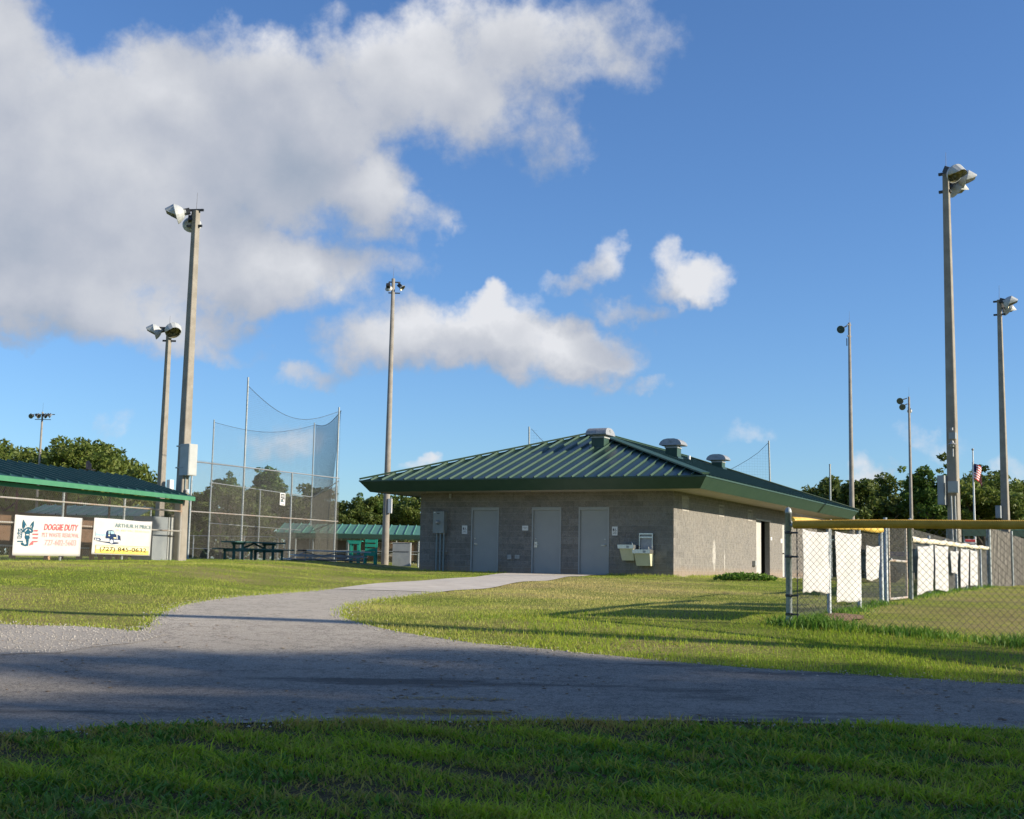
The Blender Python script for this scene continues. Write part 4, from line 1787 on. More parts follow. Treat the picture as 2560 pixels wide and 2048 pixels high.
# back posts, board, bench inside
for s in np.arange(SX0 + .3, SX1, 2.2):
    b = MB()
    g = g1(*dug.pt(s, 0, -1.45)[:2])
    b.tube(dug.pt(s, g - .2, -1.45), dug.pt(s, EV + RISE * .62, -1.45), .035, n=8)
    b.build('post', M['brown'], rootd)
b = MB()
g = dug.ground(2)
for zz in (.42, .52):
    pass
b.hexa([dug.pt(s, z, o) for z in (EYE + .30, EYE + .345) for (s, o) in ((SX0, -1.35), (SX1 - 1.6, -1.35), (SX1 - 1.6, -1.05), (SX0, -1.05))])
bn = b.build('bench_plank', M['alu'], rootd)
for s in np.arange(SX0 + .5, SX1 - 1.6, 1.5):
    b = MB()
    g = g1(*dug.pt(s, 0, -1.2)[:2])
    b.hexa([dug.pt(s + a, z, o) for z in (g - .05, EYE + .30) for (a, o) in ((0, -1.28), (.1, -1.28), (.1, -1.14), (0, -1.14))])
    b.build('bench_leg', M['bronze'], rootd)

b = MB()
b.hexa([dug.pt(s, z, o) for z in (EYE + .28, EYE + 1.25) for (s, o) in ((SX0, -1.56), (SX1 - 1.2, -1.56), (SX1 - 1.2, -1.52), (SX0, -1.52))])
b.build('back_board', M['brown'], rootd)

# locker standing in the dugout
s0, z1_ = dug.hit(414, 1293)
pl2 = Plane(dug.pt(0, 0, -.45)[:2], dug.pt(10, 0, -.45)[:2])
s0, z1_ = pl2.hit(418, 1294)
g = g1(*pl2.pt(s0, 0)[:2])
r = empty('metal_locker', pl2.pt(s0, g), 0, 'grey metal locker standing behind the chain-link at dugout end', 'locker')
b = MB()
b.hexa([pl2.pt(s0 + a, z, o) for z in (g, z1_) for (a, o) in ((-.95, .1), (.28, .1), (.28, -.6), (-.95, -.6))])
b.build('cabinet', M['box_dark'], r)
b = MB()
b.hexa([pl2.pt(s0 + a, z, o) for z in (g + .01, z1_ + .004) for (a, o) in ((-.10, .125), (.285, .125), (.285, .104), (-.10, .104))])
b.build('door', M['box_grey'], r)
b = MB()
b.hexa([pl2.pt(s0 + a, z, o) for z in (g + .74, g + .79) for (a, o) in ((-.10, .145), (.29, .145), (.29, .127), (-.10, .127))])
b.build('hasp', M['iron'], r)
# wooden trestle under the banners
for px, lab in ((240, 'short pine trestle standing under the septic banner, left'), (303, 'short pine trestle standing under the septic banner, right')):
    s0, _ = pl2.hit(px, 1398)
    g = g1(*pl2.pt(s0, 0)[:2])
    r = empty('trestle', pl2.pt(s0, g), 0, lab, 'trestle')
    for a in (-.22, .22):
        b = MB()
        b.hexa([pl2.pt(s0 + a + e, z, o) for z in (g - .02, g + .42) for (e, o) in ((-.05, .05), (.05, .05), (.05, -.05), (-.05, -.05))])
        b.build('leg', M['bronze'], r)
    b = MB()
    b.hexa([pl2.pt(s0 + e, z, o) for z in (g + .42, g + .47) for (e, o) in ((-.4, .15), (.4, .15), (.4, -.15), (-.4, -.15))])
    b.build('top', M['bronze'], r)


# banners
def banner(name, corners, label, seed):
    q = [dug.hit(*p) for p in corners]          # TL TR BR BL
    r = empty(name, dug.pt(q[3][0], q[3][1], .09), 0, label, 'banner', 'advertising banners on the dugout fence')
    b = MB()
    nx, nz = 24, 12
    OFF = .085

    def wave(s, z):
        return .005 * math.sin(2.6 * s + seed) * math.cos(2.0 * z + s)

    def surf(s, z, e=0.0):
        return dug.pt(s, z, OFF + wave(s, z) + e)
    for i in range(nx + 1):
        for j in range(nz + 1):
            a, t = i / nx, j / nz
            sag = .02 * math.sin(math.pi * a) * t + .012 * math.sin(2 * math.pi * a + seed) * t
            s = (q[3][0] * (1 - a) + q[2][0] * a) * (1 - t) + (q[0][0] * (1 - a) + q[1][0] * a) * t
            z = (q[3][1] * (1 - a) + q[2][1] * a) * (1 - t) + (q[0][1] * (1 - a) + q[1][1] * a) * t - sag
            b.v.append(tuple(surf(s, z)))
    W = nz + 1
    for i in range(nx):
        for j in range(nz):
            b.f.append((i * W + j, (i + 1) * W + j, (i + 1) * W + j + 1, i * W + j + 1))
    o = b.build('cloth', M['banner'], r)
    for p in o.data.polygons:
        p.use_smooth = True
    md = o.modifiers.new('thickness', 'SOLIDIFY')
    md.thickness = .002
    return r, surf


class Art:
    """print traced in the pixels of an enlarged view of the photograph"""
    def __init__(s, root, surf, x0, y0, k):
        s.r, s.sf, s.x0, s.y0, s.k = root, surf, x0, y0, k
        s.e = .011

    def w(s, p, e=0.0):
        q = dug.hit(s.x0 + p[0] / s.k, s.y0 + p[1] / s.k)
        return s.sf(q[0], q[1], s.e + e)

    def polys(s, m, ps, name='print', e=0.0):
        b = MB()
        for p in ps:
            b.poly([s.w(v, e) for v in p])
        b.build(name, M[m], s.r)

    def text(s, m, t, bl, br, tr, tl, bold=0.0):
        vs, fs = text_mesh(t, bold)
        b = MB()
        q = [Vector(v) for v in (bl, br, tr, tl)]
        b.add([s.w((q[0] * (1 - a) + q[1] * a) * (1 - u) + (q[3] * (1 - a) + q[2] * a) * u, .002) for a, u in vs], fs)
        b.build('lettering', M[m], s.r)


def disc(x, y, r, n=14, ry=None):
    ry = ry or r
    return [(x + r * math.cos(2 * math.pi * i / n), y - ry * math.sin(2 * math.pi * i / n)) for i in range(n)]


r, sf = banner('advertising_banner', [(31, 1285.5), (199.5, 1294.5), (193.2, 1391), (23, 1388.7)], 'white banner with a dark dog head and red lettering, left of two', 1.0)
A = Art(r, sf, 0, 1270, 8.983)
A.polys('navy_ink', [
    [(455, 260), (435, 330), (430, 430), (455, 480), (490, 430), (535, 405), (500, 335)],
    [(695, 290), (650, 330), (600, 410), (640, 440), (660, 490), (690, 400)],
    [(460, 480), (440, 500), (445, 540), (490, 552), (500, 600), (485, 650), (500, 700), (575, 700), (600, 680), (590, 620), (600, 560), (650, 560), (680, 520), (660, 480), (610, 440), (560, 425), (520, 440)],
    [(512, 704), (528, 800), (482, 822), (440, 770), (400, 780), (412, 830), (500, 860), (560, 850), (578, 704)],
    [(320, 735), (320, 760), (448, 765), (450, 735)],
    [(340, 465), (345, 540), (320, 560), (345, 600), (320, 685), (415, 682), (436, 545), (428, 465)]])
A.polys('banner', [disc(x, y, 17, 6, 15) for x, y in ((372, 490), (400, 520), (365, 540), (395, 565), (360, 590), (390, 612), (352, 630), (380, 655), (350, 668))], e=.002)
A.polys('banner', [[(510, 590), (512, 613), (580, 615), (574, 590)], [(476, 530), (500, 532), (545, 478), (530, 465)], [(575, 470), (580, 492), (622, 530), (628, 510)],
                   [(505, 380), (490, 420), (505, 425), (520, 400)], [(630, 390), (612, 412), (625, 430), (640, 420)]], e=.002)
A.polys('red_ink', [[(690, 495), (690, 525), (770, 528), (790, 495)], [(660, 575), (660, 605), (785, 608), (795, 575)], [(660, 655), (665, 686), (770, 690), (790, 660)],
                    [(655, 740), (610, 790), (580, 845), (675, 820), (680, 770), (760, 766), (790, 742)]])
A.text('red_ink', 'DOGGIE DUTY', (920, 497), (1668, 517), (1695, 375), (945, 355), .02)
A.text('pale_red_ink', 'PET WASTE REMOVAL', (875, 650), (1712, 668), (1716, 570), (880, 550), .01)
A.text('pale_red_ink', '727-602-5603', (932, 837), (1640, 848), (1650, 716), (945, 705), .01)

r, sf = banner('advertising_banner', [(229.5, 1293.5), (374.5, 1303.5), (368.5, 1390), (221.5, 1385.5)], 'white banner with a dark tank truck and gold phone number panel, right of two', 2.4)
A = Art(r, sf, 210, 1270, 11.35)
A.polys('silver_ink', [[(240, 800), (245, 680), (290, 600), (420, 582), (560, 582), (580, 650), (545, 805)], [(360, 880), (360, 905), (640, 935), (640, 890)]])
A.polys('glass_ink', [[(245, 785), (540, 800), (545, 740), (250, 715)]], e=.001)
A.polys('blue_ink', [[(570, 640), (540, 700), (530, 860), (640, 862), (640, 930), (750, 960), (890, 965), (960, 930), (950, 800), (900, 770), (790, 742), (770, 650), (700, 630)],
                     [(205, 840), (360, 850), (400, 905), (360, 930), (215, 905)], [(240, 930), (640, 1000), (700, 1030), (890, 1012), (900, 985), (640, 965)]], e=.002)
A.polys('glass_ink', [[(612, 660), (610, 740), (648, 742), (650, 652)], [(662, 655), (680, 737), (778, 737), (760, 660)]], e=.003)
A.polys('silver_ink', [[(755, 900), (762, 958), (940, 958), (945, 915)], [(835, 760), (845, 890), (868, 890), (862, 760)], disc(695, 955, 44, 14, 58), disc(238, 882, 18, 10, 26), disc(286, 890, 18, 10, 26), disc(330, 896, 18, 10, 26)], e=.004)
A.polys('cream_ink', [[(752, 830), (762, 866), (830, 868), (830, 840)], disc(628, 780, 22, 10)], e=.004)
A.polys('olive_ink', [[(250, 1045), (225, 1275), (1750, 1338), (1768, 1105)]])
A.polys('cream_ink', [[(258, 1055), (247, 1165), (1755, 1225), (1760, 1113)]], e=.001)
A.polys('gold_ink', [[(246, 1166), (235, 1268), (1743, 1328), (1754, 1226)]], e=.001)
A.text('brown_ink', '(727) 845-0632', (350, 1250), (1682, 1300), (1692, 1148), (362, 1090), .012)
A.text('teal_ink', 'ARTHUR H PRICE', (800, 545), (1828, 603), (1834, 505), (808, 432), .008)
A.text('pale_yellow_ink', 'JR SEPTIC SERVICE', (826, 668), (1786, 722), (1790, 655), (830, 598), .01)


# ------------------------------------------------------------------ backstop
BL_, BR_ = P(469, 1400, 46.5), P(840, 1400, 57.6)
bs = Plane(BL_[:2], BR_[:2])
r = empty('backstop_fence', bs.pt(0, bs.ground(0)), 0, 'tall chain-link backstop with pipe frame left of the restroom building', 'fence')
ZT0, ZT1 = EYE + 3.62, EYE + 3.84
for px in (467, 605, 726, 838):
    s = min(max(bs.hit(px, 1300)[0], 0), bs.len)
    b = MB()
    zt_ = ZT0 + (ZT1 - ZT0) * s / bs.len
    tall = {605: P(621, 946, 50.2).z, 838: P(845, 1019, 57.5).z}.get(px, zt_)
    b.tube(bs.pt(s, bs.ground(s) - .2), bs.pt(s, tall), .042, .036, n=10)
    b.build('post', M['galv_post'], r)
for (za, zb2, m) in ((ZT0, ZT1, 'galv'), (EYE + 1.80, EYE + 1.89, 'rust_rail'), (EYE + .07, EYE + .1, 'galv')):
    b = MB()
    b.tube(bs.pt(0, za, .02), bs.pt(bs.len, zb2, .02), .024, n=8)
    b.build('rail', M[m], r)
chain_link(bs, 0, bs.len, EYE - .03, ZT0 + .08, .0055, .09, .05).build('chain_link', M['wire'], r)

# rear wing of the cage with its own posts
RC, RDp = P(519, 1400, 57), P(777, 1400, 68)
rs = Plane(RC[:2], RDp[:2])
s2 = Plane(RDp[:2], BR_[:2])
r = empty('cage_fence', rs.pt(0, rs.ground(0)), 0, 'farther chain-link wing seen through the backstop', 'fence')
ZC = EYE + 3.5
for px, pty in ((519, 1049), (648, 1222), (777, 1057)):
    s = min(max(rs.hit(px, 1300)[0], 0), rs.len)
    q = rs.pt(s, 0)
    b = MB()
    b.tube(rs.pt(s, rs.ground(s) - .2), rs.pt(s, P(px, pty, q.y).z if pty != 1222 else ZC), .038, .032, n=8)
    b.build('post', M['galv_post'], r)
for zz in (ZC, EYE + 1.7):
    b = MB()
    b.tube(rs.pt(0, zz), rs.pt(rs.len, zz), .022, n=6)
    b.tube(s2.pt(0, zz), s2.pt(s2.len, zz + .22), .022, n=6)
    b.build('rail', M['galv_post'], r)
b = chain_link(rs, 0, rs.len, EYE - .05, ZC, .0055, .10, .03)
b2 = chain_link(s2, 0, s2.len, EYE - .05, ZC, .0055, .10, .03)
b.add(b2.v, b2.f)
b.build('chain_link', M['wire'], r)


def net(b, pl, s0, s1, zb, top, pitch=.075, w=.0036, pull=None):
    """twine net with a sagging head rope; top(t) gives its height"""
    n = int((s1 - s0) / pitch)
    for i in range(n + 1):
        t = i / n
        s = s0 + (s1 - s0) * t
        sb = s if pull is None else s + pull(t)
        b.tube(pl.pt(sb, zb), pl.pt(s, top(t)), w / 2, n=3, cap=False)
    zm = max(top(0), top(1))
    z = zb
    while z < zm:
        # clip each horizontal twine under the sag
        seg = None
        for i in range(41):
            t = i / 40
            ok = top(t) > z
            s = s0 + (s1 - s0) * t
            if pull is not None:
                f = (z - zb) / max(top(t) - zb, .1)
                s = s + pull(t) * (1 - f)
            if ok and seg is None:
                seg = s
            if (not ok or i == 40) and seg is not None:
                b.tube(pl.pt(seg, z), pl.pt(s, z), w / 2, n=3, cap=False)
                seg = None
        z += pitch


def rope(b, pl, s0, s1, top, r=.012, n=24):
    for i in range(n):
        a, c = i / n, (i + 1) / n
        b.tube(pl.pt(s0 + (s1 - s0) * a, top(a)), pl.pt(s0 + (s1 - s0) * c, top(c)), r, n=5)


r = empty('backstop_net', bs.pt(3, ZT0), 0, 'dark protective netting sagging between tall posts above the backstop', 'net')
sa = bs.hit(607, 1300)[0]
zA, zB = P(621, 968, 50.2).z, P(845, 1026, 57.5).z
top1 = lambda t: zA + (zB - zA) * t - .95 * math.sin(math.pi * t) * (1 - .25 * t)
b = MB()
net(b, bs, sa, bs.len, ZT0, top1, pull=lambda t: 0.0)
b.build('netting', M['net'], r)
b = MB()
rope(b, bs, sa, bs.len, top1)
b.build('head_rope', M['net'], r)
zC2, zD2 = P(537, 1056, 57).z, P(778, 1062, 68).z
top2 = lambda t: zC2 + (zD2 - zC2) * t - .42 * math.sin(math.pi * t)
b = MB()
net(b, rs, 0, rs.len, ZC, top2)
b.build('netting', M['net'], r)
b = MB()
rope(b, rs, 0, rs.len, top2)
b.build('head_rope', M['net'], r)
top3 = lambda t: zD2 + (zB - zD2) * t - .30 * math.sin(math.pi * t)
b = MB()
net(b, s2, 0, s2.len, ZC - 1.5, top3, .06, pull=lambda t: -.9 * t * t * s2.len * .35)
b.build('netting', M['net'], r)
b = MB()
rope(b, s2, 0, s2.len, top3, .014)
b.build('head_rope', M['net'], r)

# sign on the backstop
u0, zt_ = bs.hit(696.5, 1232.5)
u1, zb_ = bs.hit(708, 1264)
r = empty('rules_sign', bs.pt((u0 + u1) / 2, zb_, .08), 0, 'white and black upright sign with a ballplayer figure on the backstop', 'sign')
b = MB()
b.hexa([bs.pt(s, z, o) for z in (zb_, zt_) for (s, o) in ((u0, .075), (u1, .075), (u1, .08), (u0, .08))])
b.build('plate', M['white'], r)


def sp(a, t, e=.0825):
    return bs.pt(u0 + (u1 - u0) * a, zb_ + (zt_ - zb_) * t, e)


b = MB()
b.poly([sp(*p) for p in rect(.12, .25, .88, .93)])
b.poly([sp(*p) for p in rect(.12, .07, .88, .13)])
b.build('panel', M['black'], r)
b = MB()
for p in (rect(.2, .82, .8, .85), rect(.2, .74, .8, .78), rect(.2, .66, .8, .69), circ(.32, .53, .14, .38, 12),
          [(.62, .56), (.70, .56), (.78, .44), (.86, .30), (.76, .30), (.70, .40), (.64, .28), (.56, .28), (.62, .44)]):
    b.poly([sp(a, t, .0845) for a, t in p])
b.build('symbol', M['white'], r)
b = MB()
b.poly([sp(a, t, .0845) for a, t in rect(.18, .29, .48, .42)])
b.build('symbol', M['teal_ink'], r)


# ------------------------------------------------------------------ furniture behind
def plank(b, c, d, L, w, h, up=(0, 0, 1)):
    d = Vector(d).normalized()
    b.obox(c, d * L / 2, Vector((d.y, -d.x, 0)) * w / 2, Vector((0, 0, h / 2)))


# dark green picnic table in front of the backstop
ta, tb = P(570, 1354, 47.0), P(697, 1359, 49.2)
d = Vector((tb.x - ta.x, tb.y - ta.y, 0)).normalized()
nn = Vector((d.y, -d.x, 0))
c = (ta + tb) / 2
Lt = (Vector(tb[:2]) - Vector(ta[:2])).length
ztop = (ta.z + tb.z) / 2
r = empty('picnic_table', (c.x, c.y, g1(c.x, c.y)), 0, 'dark green picnic table with side benches in front of the backstop', 'table')
for k in range(5):
    b = MB()
    plank(b, c + nn * (-.30 + .15 * k) + Vector((0, 0, ztop - c.z)), d, Lt, .14, .045)
    b.build('table_plank', M['dark_green'], r)
for sgn in (-1, 1):
    for k in (0, 1):
        b = MB()
        q = c + nn * (sgn * (.62 + .14 * k))
        q.z = g1(c.x, c.y) + .42
        plank(b, q, d, Lt, .13, .045)
        b.build('bench_plank', M['dark_green'], r)
for f in (-.30, .30):
    q = c + d * (f * Lt)
    for sgn in (-1, 1):
        b = MB()
        e = q + nn * (sgn * .22)
        b.bar((e.x, e.y, g1(e.x, e.y) - .03), (e.x, e.y, ztop - .02), .09, .09)
        b.build('leg', M['dark_green'], r)
        b = MB()
        e = q + nn * (sgn * .69)
        b.bar((e.x, e.y, g1(e.x, e.y) - .03), (e.x, e.y, g1(c.x, c.y) + .40), .08, .08)
        b.build('bench_leg', M['dark_green'], r)
    b = MB()
    b.bar(Vector((q.x, q.y, g1(c.x, c.y) + .36)) - nn * .74, Vector((q.x, q.y, g1(c.x, c.y) + .36)) + nn * .74, .05, .08)
    b.bar(Vector((q.x, q.y, ztop - .06)) - nn * .34, Vector((q.x, q.y, ztop - .06)) + nn * .34, .05, .07)
    b.bar((q.x, q.y, g1(c.x, c.y) + .38), (c.x, c.y, ztop - .04), .04, .06)
    b.build('brace', M['dark_green'], r)

# aluminium bleachers
ba, bb = P(750, 1375, 50.0), P(922, 1382, 53.6)
d = Vector((bb.x - ba.x, bb.y - ba.y, 0)).normalized()
nn = Vector((-d.y, d.x, 0))            # rows step down to the left
Lb = (Vector(bb[:2]) - Vector(ba[:2])).length
zb0 = (ba.z + bb.z) / 2
c0 = (ba + bb) / 2
r = empty('bleachers', (c0.x, c0.y, g1(c0.x, c0.y)), 0, 'low aluminium bleachers between picnic table and round pole', 'bleachers')
gB = g1(c0.x, c0.y)
for k in range(3):
    z = zb0 - .17 * k
    q = c0 + nn * (.40 * k)
    q.z = z
    b = MB()
    plank(b, q, d, Lb, .24, .045)
    b.build('seat_plank', M['alu'], r)
    b = MB()
    q2 = q + nn * .16
    q2.z = max(z - .22, gB + .05)
    plank(b, q2, d, Lb, .20, .04)
    b.build('foot_plank', M['alu'], r)
b = MB()
q = c0 - d * (Lb / 2 - .12)
plank(b, Vector((q.x, q.y, zb0)), d, .26, .25, .055)
b.build('end_cap', M['iron'], r)
for f in (-.42, 0, .42):
    q = c0 + d * (f * Lb)
    fr_ = MB()
    fr_.tube((q.x, q.y, gB - .02), (q.x, q.y, zb0 - .02), .022, n=6)
    e = q + nn * .98
    fr_.tube((e.x, e.y, g1(e.x, e.y) - .02), (e.x, e.y, max(zb0 - .40, gB + .1)), .022, n=6)
    fr_.tube((q.x, q.y, gB + .03), (e.x, e.y, gB + .03), .02, n=6)
    fr_.tube((q.x, q.y, zb0 - .05), (e.x, e.y, gB + .06), .02, n=6)
    fr_.build('frame', M['galv'], r)
b = MB()
for (f0, f1) in ((-.42, 0), (0, .42)):
    p0, p1 = c0 + d * (f0 * Lb), c0 + d * (f1 * Lb)
    b.tube((p0.x, p0.y, gB + .06), (p1.x, p1.y, zb0 - .07), .016, n=6)
    b.tube((p1.x, p1.y, gB + .06), (p0.x, p0.y, zb0 - .07), .016, n=6)
b.build('cross_brace', M['galv'], r)

# green wooden table and high-backed bench beyond the bleachers
YG_ = 55.0


def green_at(pxl, pxr, ytop, Y):
    a, b_ = P(pxl, ytop, Y), P(pxr, ytop, Y)
    return a, b_


a, e = green_at(870, 907, 1351.5, YG_)
g = g1((a.x + e.x) / 2, YG_)
r = empty('wooden_table', ((a.x + e.x) / 2, YG_, g), 0, 'small bright green wooden table beside the high-backed bench', 'table')
zt_ = a.z
for k in range(3):
    b = MB()
    b.box(a.x, e.x, YG_ - .3 + .2 * k, YG_ - .12 + .2 * k, zt_ - .04, zt_)
    b.build('table_plank', M['green_wood'], r)
b = MB()
b.box(a.x + .06, e.x - .04, YG_ - .32, YG_ - .29, zt_ - .14, zt_ - .045)
b.build('apron', M['green_wood'], r)
for (x, y) in ((a.x + .16, YG_ - .25), (e.x - .16, YG_ - .25), (a.x + .16, YG_ + .2), (e.x - .16, YG_ + .2)):
    b = MB()
    b.box(x - .045, x + .045, y - .045, y + .045, g1(x, y) - .03, zt_ - .045)
    b.build('leg', M['green_wood'], r)
b = MB()
for z in (.25, .42):
    b.box(a.x + .08, e.x - .08, YG_ + .26, YG_ + .29, g + z, g + z + .10)
b.build('slat', M['green_wood'], r)

a, e = green_at(910, 943, 1348.5, YG_)
r = empty('wooden_bench', ((a.x + e.x) / 2, YG_, g), 0, 'bright green wooden high-backed bench left of the round pole', 'bench')
zt_ = a.z
xa, xb = a.x, e.x
for k in range(3):
    b = MB()
    b.box(xa + .02, xb - .1, YG_ + .28, YG_ + .31, zt_ - .13 - .19 * k, zt_ - .0 - .19 * k)
    b.build('back_slat', M['green_wood'], r)
for x in (xa + .06, xb - .06):
    b = MB()
    b.box(x - .045, x + .045, YG_ + .32, YG_ + .40, g1(x, YG_) - .03, zt_ + .01)
    b.build('back_post', M['green_wood'], r)
    b = MB()
    b.box(x - .045, x + .045, YG_ - .24, YG_ - .15, g1(x, YG_) - .03, g + .42)
    b.build('leg', M['green_wood'], r)
for k in range(3):
    b = MB()
    b.box(xa - .02, xb, YG_ - .25 + .18 * k, YG_ - .09 + .18 * k, g + .425, g + .465)
    b.build('seat_plank', M['green_wood'], r)
b = MB()
b.box(xa, xb - .02, YG_ - .27, YG_ - .252, g + .30, g + .42)
b.build('apron', M['green_wood'], r)

# utility cabinet right of the round pole
a, e = P(982, 1357.5, 61.0), P(1024, 1357.5, 61.0)
g = g1((a.x + e.x) / 2, 61.0)
r = empty('utility_cabinet', ((a.x + e.x) / 2, 61.3, g), 0, 'waist-high grey utility cabinet between round pole and restroom building', 'cabinet')
b = MB()
b.box(a.x, e.x, 61.0, 61.5, g, a.z)
b.build('cabinet', M['box_dark'], r)
b = MB()
b.box(a.x - .02, e.x + .06, 60.98, 61.52, a.z, a.z + .025)
b.box(e.x + .002, e.x + .055, 61.0, 61.5, g, a.z)  # sunlit right side put in as a paler grey slab
b.build('lid_and_lit_side', M['box_grey'], r)
b = MB()
b.box(a.x + .03, e.x - .02, 60.985, 60.995, g + (a.z - g) * .62, g + (a.z - g) * .64)
b.build('seam', M['iron'], r)


# ------------------------------------------------------------------ farther dugouts, fences, flag, nets
def far_dugout(name, px0, px1, pyr, pye, pyf, Y, depth, label, col='dugout_beam', ends=True):
    a, e = P(px0, pye, Y), P(px1, pye, Y)
    zr = P(px0, pyr, Y + depth).z
    zf = P(px0, pyf, Y).z
    g = g1((a.x + e.x) / 2, Y)
    r = empty(name, ((a.x + e.x) / 2, Y, g), 0, label, 'dugout')
    n = max(3, int((e.x - a.x) / .42))
    w = (e.x - a.x) / n
    b = MB()
    b.hexa([(a.x, Y, a.z - .05), (e.x, Y, a.z - .05), (e.x, Y + depth, zr - .05), (a.x, Y + depth, zr - .05), (a.x, Y, a.z - .02), (e.x, Y, a.z - .02), (e.x, Y + depth, zr - .02), (a.x, Y + depth, zr - .02)])
    rf = b.build('roof', M[col], r)
    for k in range(n):
        x = a.x + k * w
        b = MB()
        b.hexa([(x, Y - .04, a.z - .015), (x + w - .01, Y - .04, a.z - .015), (x + w - .01, Y + depth, zr - .015), (x, Y + depth, zr - .015),
                (x, Y - .04, a.z), (x + w - .01, Y - .04, a.z), (x + w - .01, Y + depth, zr), (x, Y + depth, zr)])
        b.hexa([(x, Y - .04, a.z), (x + .06, Y - .04, a.z), (x + .06, Y + depth, zr), (x, Y + depth, zr),
                (x + .015, Y - .04, a.z + .05), (x + .045, Y - .04, a.z + .05), (x + .045, Y + depth, zr + .05), (x + .015, Y + depth, zr + .05)])
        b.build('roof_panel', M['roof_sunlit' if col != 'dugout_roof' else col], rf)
    b = MB()
    b.box(a.x, e.x, Y - .06, Y - .042, zf, a.z - .016)
    b.box(e.x + .005, e.x + .025, Y - .05, Y + depth, zf, a.z - .02)
    b.build('fascia', M['green_fascia'], rf)
    for k in range(5):
        x = a.x + .1 + (e.x - a.x - .2) * k / 4
        for y in (Y + .08, Y + depth - .15):
            b = MB()
            b.tube((x, y, g1(x, y) - .2), (x, y, (a.z if y < Y + .5 else zr) - .05), .045, n=8)
            b.build('post', M['galv_post'], r)
    fp = Plane((a.x, Y + .02), (e.x, Y + .02))
    chain_link(fp, 0, fp.len, g, zf, .006, .11).build('chain_link', M['wire'], r)
    for zz in (.55, 1.15):
        b = MB()
        b.tube(fp.pt(0, g + zz), fp.pt(fp.len, g + zz), .025, n=6)
        b.build('rail', M['galv'], r)
    b = MB()
    b.box(a.x + .2, e.x - .2, Y + depth - .5, Y + depth - .2, g + .42, g + .46)
    b.build('bench_plank', M['alu'], r)
    b = MB()
    b.box(a.x + .1, e.x - .1, Y + depth - .1, Y + depth - .06, g + .1, g + 1.1)
    b.build('back_board', M['brown'], r)
    return r


M['roof_sunlit'] = mat('sunlit_green_metal_roof', (.065, .20, .14), .45, (.085, .23, .165), 2, 4, spec=.45)  # sunlit brightness put into the panel colour; the shaded dugout stays darker
far_dugout('dugout', 690, 1052, 1308, 1331, 1343, 66, 2.4, 'far dugout with pale green roof seen behind the bleachers')
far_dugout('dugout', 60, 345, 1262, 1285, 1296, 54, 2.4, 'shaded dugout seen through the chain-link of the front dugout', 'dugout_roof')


def plain_fence(name, pts, h, label, pitch=.11, rails=(1.0,), wire=.006, m='galv_post'):
    r = empty(name, (pts[0][0], pts[0][1], g1(*pts[0])), 0, label, 'fence')
    for i in range(len(pts) - 1):
        pl = Plane(pts[i], pts[i + 1])
        n = max(1, round(pl.len / 3))
        for k in range(n + (1 if i == len(pts) - 2 else 0)):
            s = pl.len * k / n
            b = MB()
            b.tube(pl.pt(s, pl.ground(s) - .2), pl.pt(s, pl.ground(s) + h + .03), .035, n=7)
            b.build('post', M[m], r)
        for f in rails:
            b = MB()
            b.tube(pl.pt(0, pl.ground(0) + h * f), pl.pt(pl.len, pl.ground(pl.len) + h * f), .022, n=6)
            b.build('rail', M['galv'], r)
        zb = min(pl.ground(0), pl.ground(pl.len))
        chain_link(pl, 0, pl.len, zb, zb + h, wire, pitch).build('chain_link', M['wire'], r)
    return r


plain_fence('outfield_fence', [(-22, 68), (-11, 66), (-3.5, 69)], 1.2, 'low far chain-link fence beyond the backstop', rails=(1.0, .45))

# second net seen above the roof
r = empty('ball_net', P(1924, 1420, 76), 0, 'pale net on thin tall posts showing above the green roof', 'net')
np_ = Plane(P(1323, 1400, 76)[:2], P(1922, 1400, 76)[:2])
for px, py in ((1323, 1067), (1922, 1102)):
    q = P(px, 1400, 76)
    b = MB()
    lean = P(px, py, 76)
    b.tube((q.x if px < 1500 else P(1931, 1210, 76).x, 76, g1(q.x, 76) - .2), (lean.x, 76, lean.z), .06, .05, n=8)
    b.build('post', M['galv_post'], r)
zl, zr_ = P(1323, 1072, 76).z, P(1922, 1108, 76).z
top4 = lambda t: zl + (zr_ - zl) * t - 3.1 * math.sin(math.pi * t) ** .8
b = MB()
net(b, np_, 0, np_.len, 2.0, top4, .16, .0055)
b.build('netting', M['net'], r)
b = MB()
rope(b, np_, 0, np_.len, top4, .014)
b.build('head_rope', M['net'], r)
q = P(2078, 1420, 80)
b = MB()
b.tube((q.x, q.y, g1(q.x, q.y) - .2), (q.x, q.y, P(2075, 1163, 80).z), .07, .055, n=8)
b.lathe((q.x, q.y, P(2075, 1163, 80).z), (0, 0, 1), [(0, .07), (.05, .07), (.08, .001)], 8)
tag(b.build('net_post', M['galv_post']), 'thin bare grey post standing before the trees right of the roof', 'post')

# flag on its pole
YP = 70
q = P(2440, 1440, YP)
zt_ = P(2432, 1127, YP).z
r = empty('flagpole', (q.x, YP, g1(q.x, YP)), 0, 'white flagpole with ball finial before the trees', 'flagpole')
b = MB()
b.tube((q.x, YP, g1(q.x, YP) - .2), (q.x, YP, zt_), .075, .035, n=12)
b.build('shaft', M['white'], r)
b = MB()
b.lathe((q.x, YP, zt_), (0, 0, 1), [(0, .02), (.03, .06), (.07, .075), (.11, .06), (.14, .001)], 12)
b.build('finial', M['galv'], r)
z1_, z0_ = P(2434, 1152, YP).z, P(2434, 1216, YP).z
fr = empty('flag', (q.x + .1, YP, z0_), 0, 'limp striped flag with blue canton hanging on the flagpole', 'flag')
H = z1_ - z0_
ns = 13


